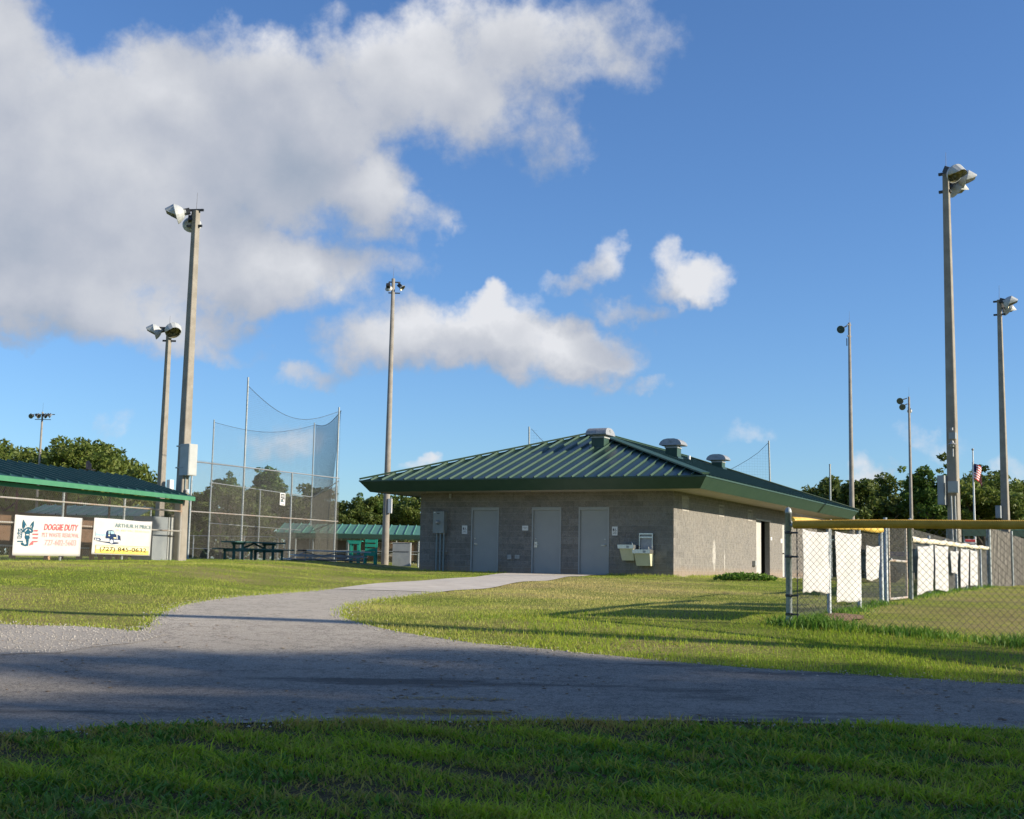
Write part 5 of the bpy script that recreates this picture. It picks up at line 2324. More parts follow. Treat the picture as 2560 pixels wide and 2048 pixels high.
def flag_pt(a, t):
    # a along the fly (0..1), t down the hoist; the cloth droops in folds
    x = q.x + .06 + .36 * a * (1 - .1 * t) - .30 * math.sin(6.0 * a) * .5
    y = YP + .16 * math.sin(9 * a + 1.2 * t)
    z = z1_ - t * H * .62 - a * H * .38 * (1.0 - .15 * math.sin(4 * a))
    return (x, y, z)


for m, sel in (('flag_red', 0), ('flag_white', 1)):
    b = MB()
    for k in range(ns):
        if k % 2 != sel:
            continue
        for i in range(14):
            a0, a1 = i / 14, (i + 1) / 14
            if k < 7 and a1 <= .42:
                continue
            b.poly([flag_pt(a0, k / ns), flag_pt(a0, (k + 1) / ns), flag_pt(a1, (k + 1) / ns), flag_pt(a1, k / ns)])
    b.build('stripe', M[m], fr)
b = MB()
for k in range(7):
    for i in range(6):
        a0, a1 = i / 14, (i + 1) / 14
        if a1 <= .43:
            b.poly([flag_pt(a0, k / ns), flag_pt(a0, (k + 1) / ns), flag_pt(a1, (k + 1) / ns), flag_pt(a1, k / ns)])
b.build('canton', M['flag_blue'], fr)


# ------------------------------------------------------------------ ball field fence on the right
KX = P(1973, 1553, 14.0)
F1 = Plane(KX[:2], (KX.x + math.sin(R(24.5)) * 30, KX.y + math.cos(R(24.5)) * 30))
sG0, sG1 = F1.hit(2203, 1420)[0], F1.hit(2277, 1420)[0]
sEND = F1.hit(2470, 1410)[0]
FE = P(2560, 1307, 12.4)
F0 = Plane(KX[:2], FE[:2])
F0L = 7.0


def ripple_tube(b, pts, r, pitch=.018, depth=.10, n=14):
    """corrugated tube along a polyline of points"""
    pts = [Vector(p) for p in pts]
    rings = []
    for i in range(len(pts) - 1):
        a, c = pts[i], pts[i + 1]
        k = max(1, int((c - a).length / pitch))
        for j in range(k):
            rings.append((a.lerp(c, j / k), r))
            rings.append((a.lerp(c, (j + .5) / k), r * (1 - depth)))
    rings.append((pts[-1], r))
    d = (pts[-1] - pts[0]).normalized()
    x = d.cross(Vector((0, 0, 1))).normalized()
    y = d.cross(x)
    vs, fs = [], []
    for (p, rr) in rings:
        for i in range(n):
            t = 2 * math.pi * i / n
            vs.append(p + x * (rr * math.cos(t)) + y * (rr * math.sin(t)))
    for k in range(len(rings) - 1):
        for i in range(n):
            j = (i + 1) % n
            fs.append((k * n + i, k * n + j, (k + 1) * n + j, (k + 1) * n + i))
    b.add(vs, fs)


def fence_post(r, p, h, rad=.03, m='galv_post', name='post', capz=True):
    g = g1(p.x, p.y)
    b = MB()
    prof = [(-.25, rad), (h - .03, rad), (h - .03, rad * 1.12), (h - .005, rad * 1.12), (h + .03, rad * .8), (h + .045, .001)]
    b.lathe((p.x, p.y, g), (0, 0, 1), prof if capz else [(-.25, rad), (h, rad), (h, .001)], 14)
    o = b.build(name, M[m], r)
    for q in o.data.polygons:
        q.use_smooth = True
    return o


# near section running toward the viewer, corrugated yellow-brown cap
r = empty('ball_field_fence', F0.pt(0, F0.ground(0)), 0, 'near chain-link fence with corrugated yellow-brown cap, running off right', 'fence')
zK = P(1990, 1312, 13.95).z
zE = FE.z
slope_z = (zE - zK) / F0.len
kp = fence_post(r, F0.pt(0, 0), P(1973, 1278, 14.0).z - F0.ground(0), .034)
b = MB()
for z in (zK - .10, zK - .36, zK - .78, zK - .98):
    b.lathe((KX.x, KX.y, z), (0, 0, 1), [(0, .036), (.004, .041), (.024, .041), (.028, .036)], 12)
    b.bar(F0.pt(.03, z + .013), F0.pt(.115, z + .013), .02, .02)
b.build('brace_band', M['iron'], kp)
b = MB()
b.tube(F0.pt(.10, F0.ground(0) + .03), F0.pt(.10, zK - .02), .006, n=5)
b.build('tension_bar', M['iron'], kp)
for s in (3.1, 6.2):
    fence_post(r, F0.pt(s, 0), zK + slope_z * s - F0.ground(s) - .02, .026, capz=False)
b = MB()
pts = []
for i in range(29):
    s = .07 + (F0L - .07) * i / 28
    pts.append(F0.pt(s, zK + slope_z * s + .010 * math.sin(s * 1.7) - .012 * math.sin(s * .75)))
ripple_tube(b, pts, .047, .017, .09)
o = b.build('fence_cap', M['yellow_brown'], r)
b = MB()
b.tube(F0.pt(.02, zK - .005), F0.pt(F0L, zK + slope_z * F0L), .02, n=8)
b.build('top_rail', M['galv_post'], r)
zb0 = min(F0.ground(0), F0.ground(F0L))
chain_link(F0, .09, F0L, F0.ground(.5) - .30, zK - .02, .0036, .073, -.035).build('chain_link', M['wire_near'], r)

# far running section 1, smooth yellow cap
HF = 1.14
r = empty('ball_field_fence', F1.pt(1, F1.ground(1)), 0, 'chain-link fence with bright yellow cap and three white sheets', 'fence')
zk1 = zK + .04
for px in (2072, 2148, 2203):
    s = F1.hit(px, 1420)[0]
    fence_post(r, F1.pt(s, 0), F1.ground(s) * 0 + (zk1 + (F1.ground(sG0) + HF - zk1) * s / sG0) - F1.ground(s) - .03, .027 if px != 2203 else .034, capz=False)
zg0 = F1.ground(sG0) + HF
top_f1 = lambda s: zk1 + (zg0 - zk1) * s / sG0
b = MB()
pts = [F1.pt(.12 + (sG0 - .1) * i / 20, top_f1(.12 + (sG0 - .1) * i / 20) + .01 * math.sin(i * .6)) for i in range(21)]
for i in range(20):
    b.tube(pts[i], pts[i + 1], .05, n=14, cap=(i in (0, 19)))
o = b.build('fence_cap', M['yellow'], r)
for q in o.data.polygons:
    q.use_smooth = len(q.vertices) == 4
b = MB()
b.tube(F1.pt(.03, top_f1(0) - .01), F1.pt(sG0, top_f1(sG0) - .01), .02, n=8)
b.build('top_rail', M['galv_post'], r)
chain_link(F1, .06, sG0, F1.ground(1) - .10, top_f1(sG0) - .02, .0030, .073, -.03).build('chain_link', M['wire'], r)

# gate
r = empty('gate', F1.pt(sG0, F1.ground(sG0)), 0, 'narrow chain-link gate between yellow-capped and pale-capped fences', 'gate')
gs = [F1.hit(px, 1420)[0] for px in (2222, 2266)]
gz0, gz1 = F1.ground(gs[0]) + .05, F1.ground(gs[0]) + 1.30
b = MB()
for s in gs:
    b.tube(F1.pt(s, gz0), F1.pt(s, gz1), .022, n=8)
for z in (gz0, gz1, (gz0 + gz1) / 2):
    b.tube(F1.pt(gs[0], z), F1.pt(gs[1], z), .022, n=8)
b.build('gate_frame', M['rust_rail'], r)
fence_post(r, F1.pt(F1.hit(2215, 1420)[0], 0), 1.35, .03, capz=False)
chain_link(F1, gs[0], gs[1], gz0, gz1, .0030, .073).build('chain_link', M['wire'], r)
b = MB()
s = gs[0] + .02
b.bar(F1.pt(s, (gz0 + gz1) / 2 + .02, .04), F1.pt(s - .12, (gz0 + gz1) / 2 + .02, .04), .03, .03)
b.build('latch', M['galv'], r)

# section 2, pale weathered cap
r = empty('ball_field_fence', F1.pt(sG1, F1.ground(sG1)), 0, 'chain-link fence with faded cream cap and five white sheets', 'fence')
ps = [sG1] + [F1.hit(px, 1420)[0] for px in (2324, 2364, 2391, 2416, 2438, 2452, 2471)]
fence_post(r, F1.pt(sG1, 0), 1.42, .036)
for k, s in enumerate(ps[1:]):
    fence_post(r, F1.pt(s, 0), 1.17 if k < 6 else 1.9, .028, capz=False)
za, zb_ = P(2284, 1349, 23.3).z, P(2470, 1371, F1.pt(sEND, 0).y).z
b = MB()
n = 60
vs, fs = [], []
NN = 12
dd = F1.d
xx = dd.cross(Vector((0, 0, 1))).normalized()
yy = dd.cross(xx)
for i in range(n + 1):
    t = i / n
    s = sG1 + .05 + (sEND - sG1 - .05) * t
    rr = .055 * (1 + .22 * mnoise.noise(Vector((s * 1.4, 3.1, 0))) + .08 * math.sin(s * 9))
    c = F1.pt(s, za + (zb_ - za) * t + .03 * mnoise.noise(Vector((s * .9, 8.2, 0))))
    for k in range(NN):
        a = 2 * math.pi * k / NN
        vs.append(c + xx * rr * math.cos(a) + yy * rr * math.sin(a))
for i in range(n):
    for k in range(NN):
        j = (k + 1) % NN
        fs.append((i * NN + k, i * NN + j, (i + 1) * NN + j, (i + 1) * NN + k))
b.add(vs, fs)
o = b.build('fence_cap', M['cap_pale'], r)
for q in o.data.polygons:
    q.use_smooth = True
b = MB()
b.tube(F1.pt(sG1, za - .01), F1.pt(sEND, zb_ - .01), .02, n=8)
b.build('top_rail', M['galv_post'], r)
chain_link(F1, sG1, sEND, F1.ground(sG1), zb_ - .02, .0046, .08, -.03).build('chain_link', M['wire'], r)


def cloth(px0, px1, t0, t1, b0, b1, label, seed):
    """white sheet tied to the fence; pixel corners on the fence plane"""
    TL, TR, BRc, BLc = F1.hit(px0, t0), F1.hit(px1, t1), F1.hit(px1 - 1, b1), F1.hit(px0 + 1, b0)
    b = MB()
    nx, nz = 22, 34
    rr = random.Random(seed)
    for i in range(nx + 1):
        for j in range(nz + 1):
            a, t = i / nx, j / nz
            s = (BLc[0] * (1 - a) + BRc[0] * a) * (1 - t) + (TL[0] * (1 - a) + TR[0] * a) * t
            z = (BLc[1] * (1 - a) + BRc[1] * a) * (1 - t) + (TL[1] * (1 - a) + TR[1] * a) * t
            z += (.022 * math.sin(3.2 * a + seed) + .02 * mnoise.noise(Vector((a * 5, seed, 0)))) * ((1 - t) ** 2) - .02 * math.sin(math.pi * a) * t * t
            o = .075 + .012 * math.sin(8 * a + seed + 2.0 * t) + .010 * mnoise.noise(Vector((a * 4, t * 5, seed))) + .006 * mnoise.noise(Vector((a * 12, t * 18, seed)))
            b.v.append(tuple(F1.pt(s + .012 * math.sin(6 * t + seed) * (a - .5), z, o)))
    W = nz + 1
    for i in range(nx):
        for j in range(nz):
            b.f.append((i * W + j, (i + 1) * W + j, (i + 1) * W + j + 1, i * W + j + 1))
    o = b.build('white_sheet', M['sheet'])
    for p in o.data.polygons:
        p.use_smooth = True
    md = o.modifiers.new('thickness', 'SOLIDIFY')
    md.thickness = .003
    tag(o, label, 'sheet', 'white sheets tied to the ball field fence')


for k, (a, c, t0, t1, b0, b1, lab) in enumerate((
        (1988, 2058, 1322, 1330, 1485, 1482, 'white sheet nearest the corner post of the yellow-capped fence'),
        (2075, 2141, 1328, 1335, 1509, 1498, 'longest white sheet, middle of three on the yellow-capped fence'),
        (2153, 2186, 1363, 1365, 1447, 1448, 'short white sheet, last before the gate'),
        (2283, 2323, 1366, 1362, 1488, 1478, 'white sheet just right of the gate'),
        (2327, 2363, 1362, 1366, 1477, 1479, 'second white sheet right of the gate, flared at its foot'),
        (2369, 2388, 1377, 1377, 1432, 1432, 'small short white sheet between longer sheets beyond the gate'),
        (2394, 2414, 1371, 1373, 1467, 1465, 'narrow white sheet right of the small short one'),
        (2417, 2437, 1374, 1377, 1465, 1465, 'rightmost white sheet on the pale-capped fence'))):
    cloth(a, c, t0, t1, b0, b1, lab, k * 1.7 + .4)

# board fence farther right
W0, W1 = F1.pt(sEND, 0), P(2526, 1400, 44.8)
W2 = P(2600, 1400, 54)
r = empty('board_fence', (W0.x, W0.y, g1(W0.x, W0.y)), 0, 'head-high weathered grey board fence at the right edge', 'fence')
for (a, c, h) in ((W0, W1, 1.84), (W1, W2, 1.75)):
    pl = Plane(a[:2], c[:2])
    n = int(pl.len / .155)
    for k in range(n):
        s = pl.len * k / n
        b = MB()
        hh = h + .02 * math.sin(k * 2.3)
        b.hexa([pl.pt(s + e, z, o) for z in (pl.ground(s) - .03, pl.ground(s) + hh) for (e, o) in ((0, .02 + .012 * (k % 2)), (.12 + .02 * math.sin(k * 1.9), .02 + .012 * (k % 2)), (.12 + .02 * math.sin(k * 1.9), -.0), (0, -.0))])
        b.build('board', M['slat'], r)
    for s in (0, pl.len):
        b = MB()
        b.tube(pl.pt(s, pl.ground(s) - .2, .06), pl.pt(s, pl.ground(s) + h + .06, .06), .045, n=8)
        b.build('post', M['galv_post'], r)
    b = MB()
    for f in (.35, .8):
        b.bar(pl.pt(0, pl.ground(0) + h * f, -.03), pl.pt(pl.len, pl.ground(pl.len) + h * f, -.03), .05, .08)
    b.build('rail', M['slat'], r)

# warning sign on a stake behind the pale-capped fence
q0, q1 = P(2412, 1348, 44), P(2439, 1364, 44)
g = g1(q0.x, 44)
r = empty('warning_sign', ((q0.x + q1.x) / 2, 44.05, g), 0, 'small white sign with red heading above the pale-capped fence', 'sign')
b = MB()
b.box(q0.x, q1.x, 44, 44.02, q1.z, q0.z)
b.build('plate', M['white'], r)
b = MB()
hh = q0.z - q1.z
b.box(q0.x + .008, q1.x - .008, 43.99, 43.997, q0.z - hh * .42, q0.z - .008)
b.build('heading', M['sign_red'], r)
b = MB()
for k in range(3):
    z = q1.z + hh * (.12 + .14 * k)
    b.box(q0.x + .04, q1.x - .04 - .05 * k, 43.992, 43.997, z, z + hh * .05)
b.build('print', M['box_dark'], r)
for x in (q0.x + .04, q1.x - .04):
    b = MB()
    b.box(x - .015, x + .015, 44.021, 44.05, g - .1, q0.z)
    b.build('stake', M['galv_post'], r)

# blue windscreen on a far fence behind the gate
a, c = P(2222, 1379, 50), P(2279, 1378, 50)
fp = Plane(a[:2], c[:2])
g = g1(a.x, 50)
r = empty('windscreen', (a.x, 50, g), 0, 'dark blue windscreen panel on posts seen through the gate', 'windscreen')
b = MB()
b.hexa([fp.pt(s, z, o) for z in (P(2240, 1406, 50).z, a.z) for (s, o) in ((0, 0), (fp.len, 0), (fp.len, .02), (0, .02))])
b.build('panel', M['blue_screen'], r)
for s in (.03, fp.len - .03):
    b = MB()
    b.tube(fp.pt(s, g - .2, -.04), fp.pt(s, a.z + .05, -.04), .035, n=8)
    b.build('post', M['galv_post'], r)
b = MB()
b.tube(fp.pt(0, g + .55, -.05), fp.pt(fp.len, g + .55, -.05), .03, n=6)
b.build('rail', M['rust_rail'], r)

far_dugout('dugout', 2405, 2640, 1303, 1322, 1340, 57, 2.4, 'dugout with green roof behind the board fence at far right')


# parked pickup whose cab shows above the pale-capped fence
def pickup(x, y, yaw, label):
    g = g1(x, y)
    r = empty('pickup_truck', (x, y, g), 0, label, 'truck')
    d = Vector((math.cos(yaw), math.sin(yaw), 0))
    n = Vector((-d.y, d.x, 0))

    def w(u, v, z):
        return Vector((x, y, g)) + d * u + n * v + Vector((0, 0, z))
    prof = [(-2.6, .45), (-2.6, .98), (-.75, 1.0), (-.70, 1.02), (.95, 1.05), (2.25, .95), (2.5, .82), (2.55, .45), (1.95, .42), (1.85, .62), (1.45, .72), (1.05, .62), (.95, .38), (-1.15, .38), (-1.25, .62), (-1.6, .72), (-2.0, .62), (-2.1, .42)]
    b = MB()
    b.prism([w(u, -.88, z) for u, z in prof], n * 1.76)
    b.build('body', M['car_paint'], r)
    cab = [(-.72, 1.0), (-.60, 1.62), (.0, 1.68), (.35, 1.62), (1.02, 1.04)]
    b = MB()
    for (u0, z0), (u1, z1) in zip(cab[:-1], cab[1:]):
        pass
    b.prism([w(u, -.74, z) for u, z in [(-.72, 1.0), (-.58, 1.56), (.32, 1.56), (1.0, 1.04)]], n * 1.48)
    b.build('glasshouse', M['car_glass'], r)
    b = MB()
    b.prism([w(u, -.77, z) for u, z in [(-.62, 1.55), (-.55, 1.63), (0, 1.69), (.3, 1.64), (.38, 1.56)]], n * 1.54)
    for v in (-.765, .745):
        b.prism([w(u, v, z) for u, z in [(.32, 1.56), (.40, 1.56), (1.06, 1.05), (.98, 1.05)]], n * .02)
        b.prism([w(u, v, z) for u, z in [(-.12, 1.0), (-.12, 1.56), (-.02, 1.56), (-.02, 1.0)]], n * .02)
        b.prism([w(u, v, z) for u, z in [(-.74, 1.0), (-.60, 1.56), (-.50, 1.56), (-.62, 1.0)]], n * .02)
    b.build('cab_roof', M['car_paint'], r)
    for u in (-1.62, 1.45):
        for v in (-.80, .80):
            b = MB()
            b.lathe(w(u, v - .11, .34), n, [(0, .001), (0, .34), (.22, .34), (.22, .001)], 18)
            t = b.build('wheel', M['tyre'], r)
            b = MB()
            b.lathe(w(u, v - .115, .34), n, [(0, .001), (0, .19), (.23, .19), (.23, .001)], 14)
            b.build('rim', M['galv'], t)
    for v in (-.62, .62):
        b = MB()
        b.obox(w(2.5, v, .74), d * .06, n * .18, Vector((0, 0, .09)))
        b.build('headlight', M['lamp_shell'], r)


pk = P(2352, 1400, 49)
pickup(pk.x - .3, 49, R(-25), 'dark teal pickup parked beyond the pale-capped fence, only its cab showing')

# bird gliding past the trees at left
bp = P(221, 1176, 60)
b = MB()
d = Vector((.9, .3, .1)).normalized()
n = Vector((-.3, .9, .35)).normalized()
u = d.cross(n)
body = [(-.32, .012), (-.22, .05), (-.05, .075), (.10, .065), (.18, .04), (.22, .045), (.27, .03), (.33, .004)]
b.lathe(bp, d, body, 10)
for s in (-1, 1):
    w0 = bp + n * (s * .05)
    pts = [w0 + d * .12, bp + n * (s * .35) + d * .16 + u * .16, bp + n * (s * .72) + d * .02 + u * .26, bp + n * (s * .66) - d * .10 + u * .24, bp + n * (s * .32) - d * .12 + u * .15, w0 - d * .10]
    b.prism(pts, u * .012)
b.prism([bp - d * .25 + n * .03, bp - d * .55 + n * .09, bp - d * .55 - n * .09, bp - d * .25 - n * .03], u * .01)
o = b.build('bird', M['feather'], origin=tuple(bp))
tag(o, 'black bird gliding with raised wings before the left trees', 'bird')


# ------------------------------------------------------------------ trees
def leaf_cloud(pts, size, rs, flat=.4):
    """one bent diamond leaf clump per point"""
    n = len(pts)
    a = rs.normal(size=(n, 3))
    a /= np.linalg.norm(a, axis=1)[:, None]
    b = rs.normal(size=(n, 3))
    b -= (a * b).sum(1)[:, None] * a
    b /= np.linalg.norm(b, axis=1)[:, None]
    s = size * rs.uniform(.55, 1.35, n)[:, None]
    V = np.stack([pts - a * s, pts + b * s * .45, pts + a * s, pts - b * s * .45], 1).reshape(-1, 3)
    i = np.arange(n)[:, None] * 4
    F = np.concatenate([i, i + 1, i + 2, i + 3], 1)
    return V, F


def tree_data(kind, seed, H, W, n, size, leaf):
    rs = np.random.default_rng(seed)
    trunk = MB()
    tips = []
    lobes = []

    def limb(a, d, L, r, depth):
        steps = 4
        p = Vector(a)
        dd = Vector(d).normalized()
        for k in range(steps):
            q = p + dd * (L / steps)
            trunk.tube(p, q, r * (1 - .7 * k / steps), r * (1 - .7 * (k + 1) / steps), n=6, cap=False)
            p = q
            dd = (dd + Vector(rs.normal(0, .22, 3)) + Vector((0, 0, .10))).normalized()
        tips.append(p)
        return p
    if kind == 'pine':
        limb((0, 0, -.2), (0.03, 0, 1), H * .95, H * .022, 0)
        for k in range(11):
            z = H * (.45 + .5 * k / 11)
            a = rs.uniform(0, 6.28)
            L = W * (.42 - .22 * (k / 11))
            e = limb((0, 0, z), (math.cos(a), math.sin(a), .35), L, H * .007, 1)
            lobes.append((np.array(e), W * rs.uniform(.16, .26)))
        for k in range(4):
            a = rs.uniform(0, 6.28)
            lobes.append((np.array([math.cos(a) * W * .12, math.sin(a) * W * .12, H * rs.uniform(.80, .97)]), W * rs.uniform(.15, .24)))
    else:
        limb((0, 0, -.2), (rs.normal(0, .06), rs.normal(0, .06), 1), H * .55, H * .028, 0)
        nl = 15 if kind == 'oak' else 11
        for k in range(nl):
            a = 6.28 * k / nl + rs.uniform(-.4, .4)
            z0 = H * rs.uniform(.22, .5)
            up = rs.uniform(.15, 1.3)
            L = (W * .5) * rs.uniform(.65, 1.0) * (1.15 if up < .6 else .95)
            e = limb((0, 0, z0), (math.cos(a), math.sin(a), up), L, H * (.011 if kind == 'oak' else .016), 1)
            lobes.append((np.array(e), W * rs.uniform(.13, .23)))
        for k in range(9):
            a = rs.uniform(0, 6.28)
            rr = W * .5 * math.sqrt(rs.uniform(0, .6))
            z = H * (1 - .08 - .55 * rs.uniform(0, 1) * (rr / (W * .5) * .6 + .4))
            lobes.append((np.array([math.cos(a) * rr, math.sin(a) * rr, z]), W * rs.uniform(.11, .20)))
    # sub-lobes make the ragged outline
    sub = []
    for (c, r_) in lobes:
        for _ in range(7 if kind != 'sparse' else 4):
            d = rs.normal(size=3)
            d /= np.linalg.norm(d)
            d[2] *= .75
            sub.append((c + d * r_ * rs.uniform(.35, 1.0), r_ * rs.uniform(.24, .55)))
    w = np.array([r_ ** 2 for _, r_ in sub])
    idx = rs.choice(len(sub), n, p=w / w.sum())
    C = np.array([sub[i][0] for i in idx])
    Rr = np.array([sub[i][1] for i in idx])
    d = rs.normal(size=(n, 3))
    d /= np.linalg.norm(d, axis=1)[:, None]
    rad = Rr * rs.uniform(.25, 1.0, n) ** .5
    pts = C + d * rad[:, None] * np.array([1, 1, .8])
    pts[:, 2] = np.maximum(pts[:, 2], H * .1)
    top = pts[:, 2].max()
    pts[:, 2] *= 1.0
    V, F = leaf_cloud(pts, size, rs)
    lobe_t = rs.uniform(0, 1, len(sub))[idx]
    t = np.clip(.55 * lobe_t + .45 * rs.uniform(0, 1, n), 0, 1)
    dry = np.clip(rs.normal(.06, .12, n), 0, .6)
    me = mesh_np('crown', V, F, M[leaf], {'tint': np.repeat(t, 4), 'dry': np.repeat(dry, 4)})
    tm = bpy.data.meshes.new('trunk')
    tm.from_pydata(trunk.v, [], trunk.f)
    for p in tm.polygons:
        p.use_smooth = True
    tm.materials.append(M['bark'] if kind != 'sparse' else M['bark_pale'])
    return me, tm, top


TREES = {}
for key, args in {
    'oak1': ('oak', 11, 9.0, 9.5, 11000, .20, 'leaf_oak'), 'oak2': ('oak', 12, 9.0, 8.5, 10000, .20, 'leaf_oak'),
    'dark1': ('oak', 13, 9.0, 8.0, 11000, .20, 'leaf_dark'), 'dark2': ('oak', 14, 9.5, 7.0, 10000, .19, 'leaf_dark'),
    'sparse1': ('sparse', 15, 9.5, 6.5, 4200, .17, 'leaf_dark'), 'sparse2': ('sparse', 19, 9.5, 7.5, 6500, .18, 'leaf_oak'),
    'pine1': ('pine', 16, 11.0, 7.0, 9000, .19, 'leaf_pine'), 'pine2': ('pine', 17, 11.0, 6.5, 9000, .19, 'leaf_pine'),
}.items():
    TREES[key] = tree_data(*args)


def tree(key, x, y, top_z, label, width=1.0, rz=0.0, group='trees beyond the ball fields', name=None):
    me, tm, top = TREES[key]
    g = g1(x, y)
    s = (top_z - g) / top
    nm = name or {'oak1': 'oak_tree', 'oak2': 'oak_tree', 'dark1': 'oak_tree', 'dark2': 'oak_tree', 'sparse1': 'thin_tree', 'sparse2': 'thin_tree', 'pine1': 'pine_tree', 'pine2': 'pine_tree'}[key]
    r = empty(nm, (x, y, g), rz, label, 'tree', group)
    for (n_, m_) in (('crown', me), ('trunk', tm)):
        o = bpy.data.objects.new(n_, m_)
        COL.objects.link(o)
        o.parent = r
        o.scale = (s * width, s * width, s)


def tree_px(key, px, pytop, Y, label, width=1.0, rz=0.0):
    q = P(px, pytop, Y)
    tree(key, q.x, q.y, q.z, label, width, rz)


T = [
    ('oak2', 10, 1092, 92, 'olive-green oak at the left edge behind the dugout', 1.0, .3),
    ('oak1', 75, 1118, 100, 'pale oak behind the thin four-lamp pole', 1.0, 2.0),
    ('oak2', 140, 1108, 94, 'low oak between the four-lamp pole and the tallest left oak', .9, 4.2),
    ('oak1', 208, 1090, 88, 'tallest rounded oak of the left group', 1.05, 1.1),
    ('oak2', 275, 1098, 94, 'oak at the right end of the left group', .9, 5.1),
    ('dark1', 345, 1188, 98, 'low dark oak behind the second square pole', 1.1, .4),
    ('sparse2', 415, 1205, 92, 'loose tree behind the pole cabinet', 1.1, 1.4),
    ('dark2', 478, 1222, 104, 'dark tree behind the left edge of the backstop', 1.3, 3.3),
    ('pine1', 560, 1180, 98, 'pine behind the left half of the netting', .95, 2.2),
    ('dark1', 615, 1215, 92, 'dark tree between two pines behind the backstop', 1.1, 5.0),
    ('pine2', 678, 1166, 100, 'tall round-topped pine behind the netting', 1.15, .9),
    ('dark2', 745, 1212, 94, 'dark tree behind the right end of the backstop', 1.3, 1.9),
    ('sparse1', 800, 1238, 100, 'thin dark tree right of the backstop posts', 1.1, 2.9),
    ('dark1', 868, 1240, 92, 'dark tree above the far pale green dugout roof', 1.2, 4.0),
    ('pine1', 920, 1233, 96, 'bright pine left of the round pole', 1.1, .2),
    ('oak1', 990, 1228, 100, 'tree between the round pole and the green roof', 1.1, 3.1),
    ('oak2', 1060, 1232, 96, 'tree just behind the left corner of the green roof', 1.1, 1.3),
    ('dark1', 2022, 1203, 98, 'dark oak beside the thin bare post', 1.0, 2.4),
    ('dark2', 2100, 1194, 92, 'dark oak right of the thin bare post', 1.2, .8),
    ('sparse2', 2165, 1182, 95, 'leggy tree just right of the round pole', 1.2, 4.4),
    ('sparse1', 2215, 1196, 92, 'leggy dark tree left of the two-lamp round pole', 1.2, 5.3),
    ('pine2', 2312, 1166, 90, 'round-topped green pine left of the tall near pole', 1.1, 1.6),
    ('dark2', 2268, 1215, 100, 'low dark tree behind the two-lamp round pole', 1.3, 2.0),
    ('dark1', 2372, 1212, 96, 'dark tree behind the tall near pole', 1.2, 3.6),
    ('sparse1', 2418, 1138, 98, 'sparse tall tree behind the flag', 1.15, .5),
    ('oak1', 2472, 1182, 92, 'bright green oak right of the flagpole', 1.05, 2.7),
    ('dark1', 2550, 1208, 96, 'dark tree at the right edge of the picture', 1.1, 4.9),
    ('dark2', 2620, 1190, 98, 'dark tree just past the right edge', 1.2, 1.0),
    ('oak2', -60, 1100, 96, 'oak just past the left edge', 1.0, 2.2),
]
for t in T:
    tree_px(*t)
# trees outside the picture on the right: they shade the verge and the drive
for k, (key, x, y, h, w, rz) in enumerate([
        ('oak1', 23.5, -2.9, 13.2, .76, .2), ('dark1', 27.5, -8.5, 14.5, 1.0, 1.9), ('sparse2', 31.0, -1.3, 15.8, .9, 3.4),
        ('dark1', 37.0, -5.5, 19.0, .8, 4.1), ('oak1', 22.0, -12.0, 13.0, 1.0, 5.2), ('sparse1', 30.0, 2.7, 14.0, .8, 2.6),
        ('sparse1', 24.0, 3.4, 11.2, .9, .9), ('sparse2', 36.0, 1.0, 16.5, .65, 1.2)]):
    tree(key, x, y, h, ['nearest', 'second', 'third', 'fourth', 'fifth', 'sixth', 'seventh', 'eighth'][k] + ' roadside tree out of view on the right', w, rz, 'roadside trees out of view')


# ------------------------------------------------------------------ understorey far behind: one mass of shrubs
def thicket():
    rs = np.random.default_rng(5)
    n = 26000
    az = rs.uniform(-.52, .52, n)
    Y = 108 + rs.uniform(-6, 8, n)
    x = np.tan(az) * Y
    hmax = 3.4 + 1.2 * np.sin(x * .23) + .9 * np.sin(x * .61 + 1) + .6 * np.sin(x * 1.7)
    z = gz(x, Y) + hmax * rs.uniform(0, 1, n) ** .8
    V, F = leaf_cloud(np.stack([x, Y, z], 1), .42, rs)
    t = np.clip(rs.normal(.45, .25, n), 0, 1)
    me = mesh_np('thicket', V, F, M['leaf_dark'], {'tint': np.repeat(t, 4), 'dry': np.repeat(np.clip(rs.normal(.1, .15, n), 0, .7), 4)})
    o = link_mesh('thicket', me)
    tag(o, 'dark tangled undergrowth below the far trees', 'undergrowth', None, 'stuff')


thicket()


# ------------------------------------------------------------------ grass
BLD = [tuple(bw(x, y, 0)[:2]) for x, y in ((-FL - .15, -.14), (.36, -.14), (.36, SL + .3), (-FL - .15, SL + .3))]
DIRT = [tuple(G(*p)[:2]) for p in ((2062, 1540), (2078, 1534), (2110, 1536), (2150, 1541), (2172, 1549), (2120, 1555), (2078, 1553))]
sheet('bare_soil', jag([Vector(p) for p in DIRT + [DIRT[0]]], .10, .12, 9)[:-1], .012, M['dirt'], .3)


def blocked(x, y):
    return inside(ROAD, x, y) | inside(GRAVEL, x, y) | inside(WALK, x, y) | inside(BLD, x, y) | inside(DIRT, x, y)


def fbm(x, y, sc, seed=0.0):
    v = np.zeros(len(x))
    rs = np.random.default_rng(int(seed * 10) + 3)
    for k in range(7):
        a = rs.uniform(0, 6.28)
        f = sc * (1.45 ** k)
        v += np.sin(f * (x * math.cos(a) + y * math.sin(a)) + rs.uniform(0, 6.28)) / (1.25 ** k)
    return v / 2.4


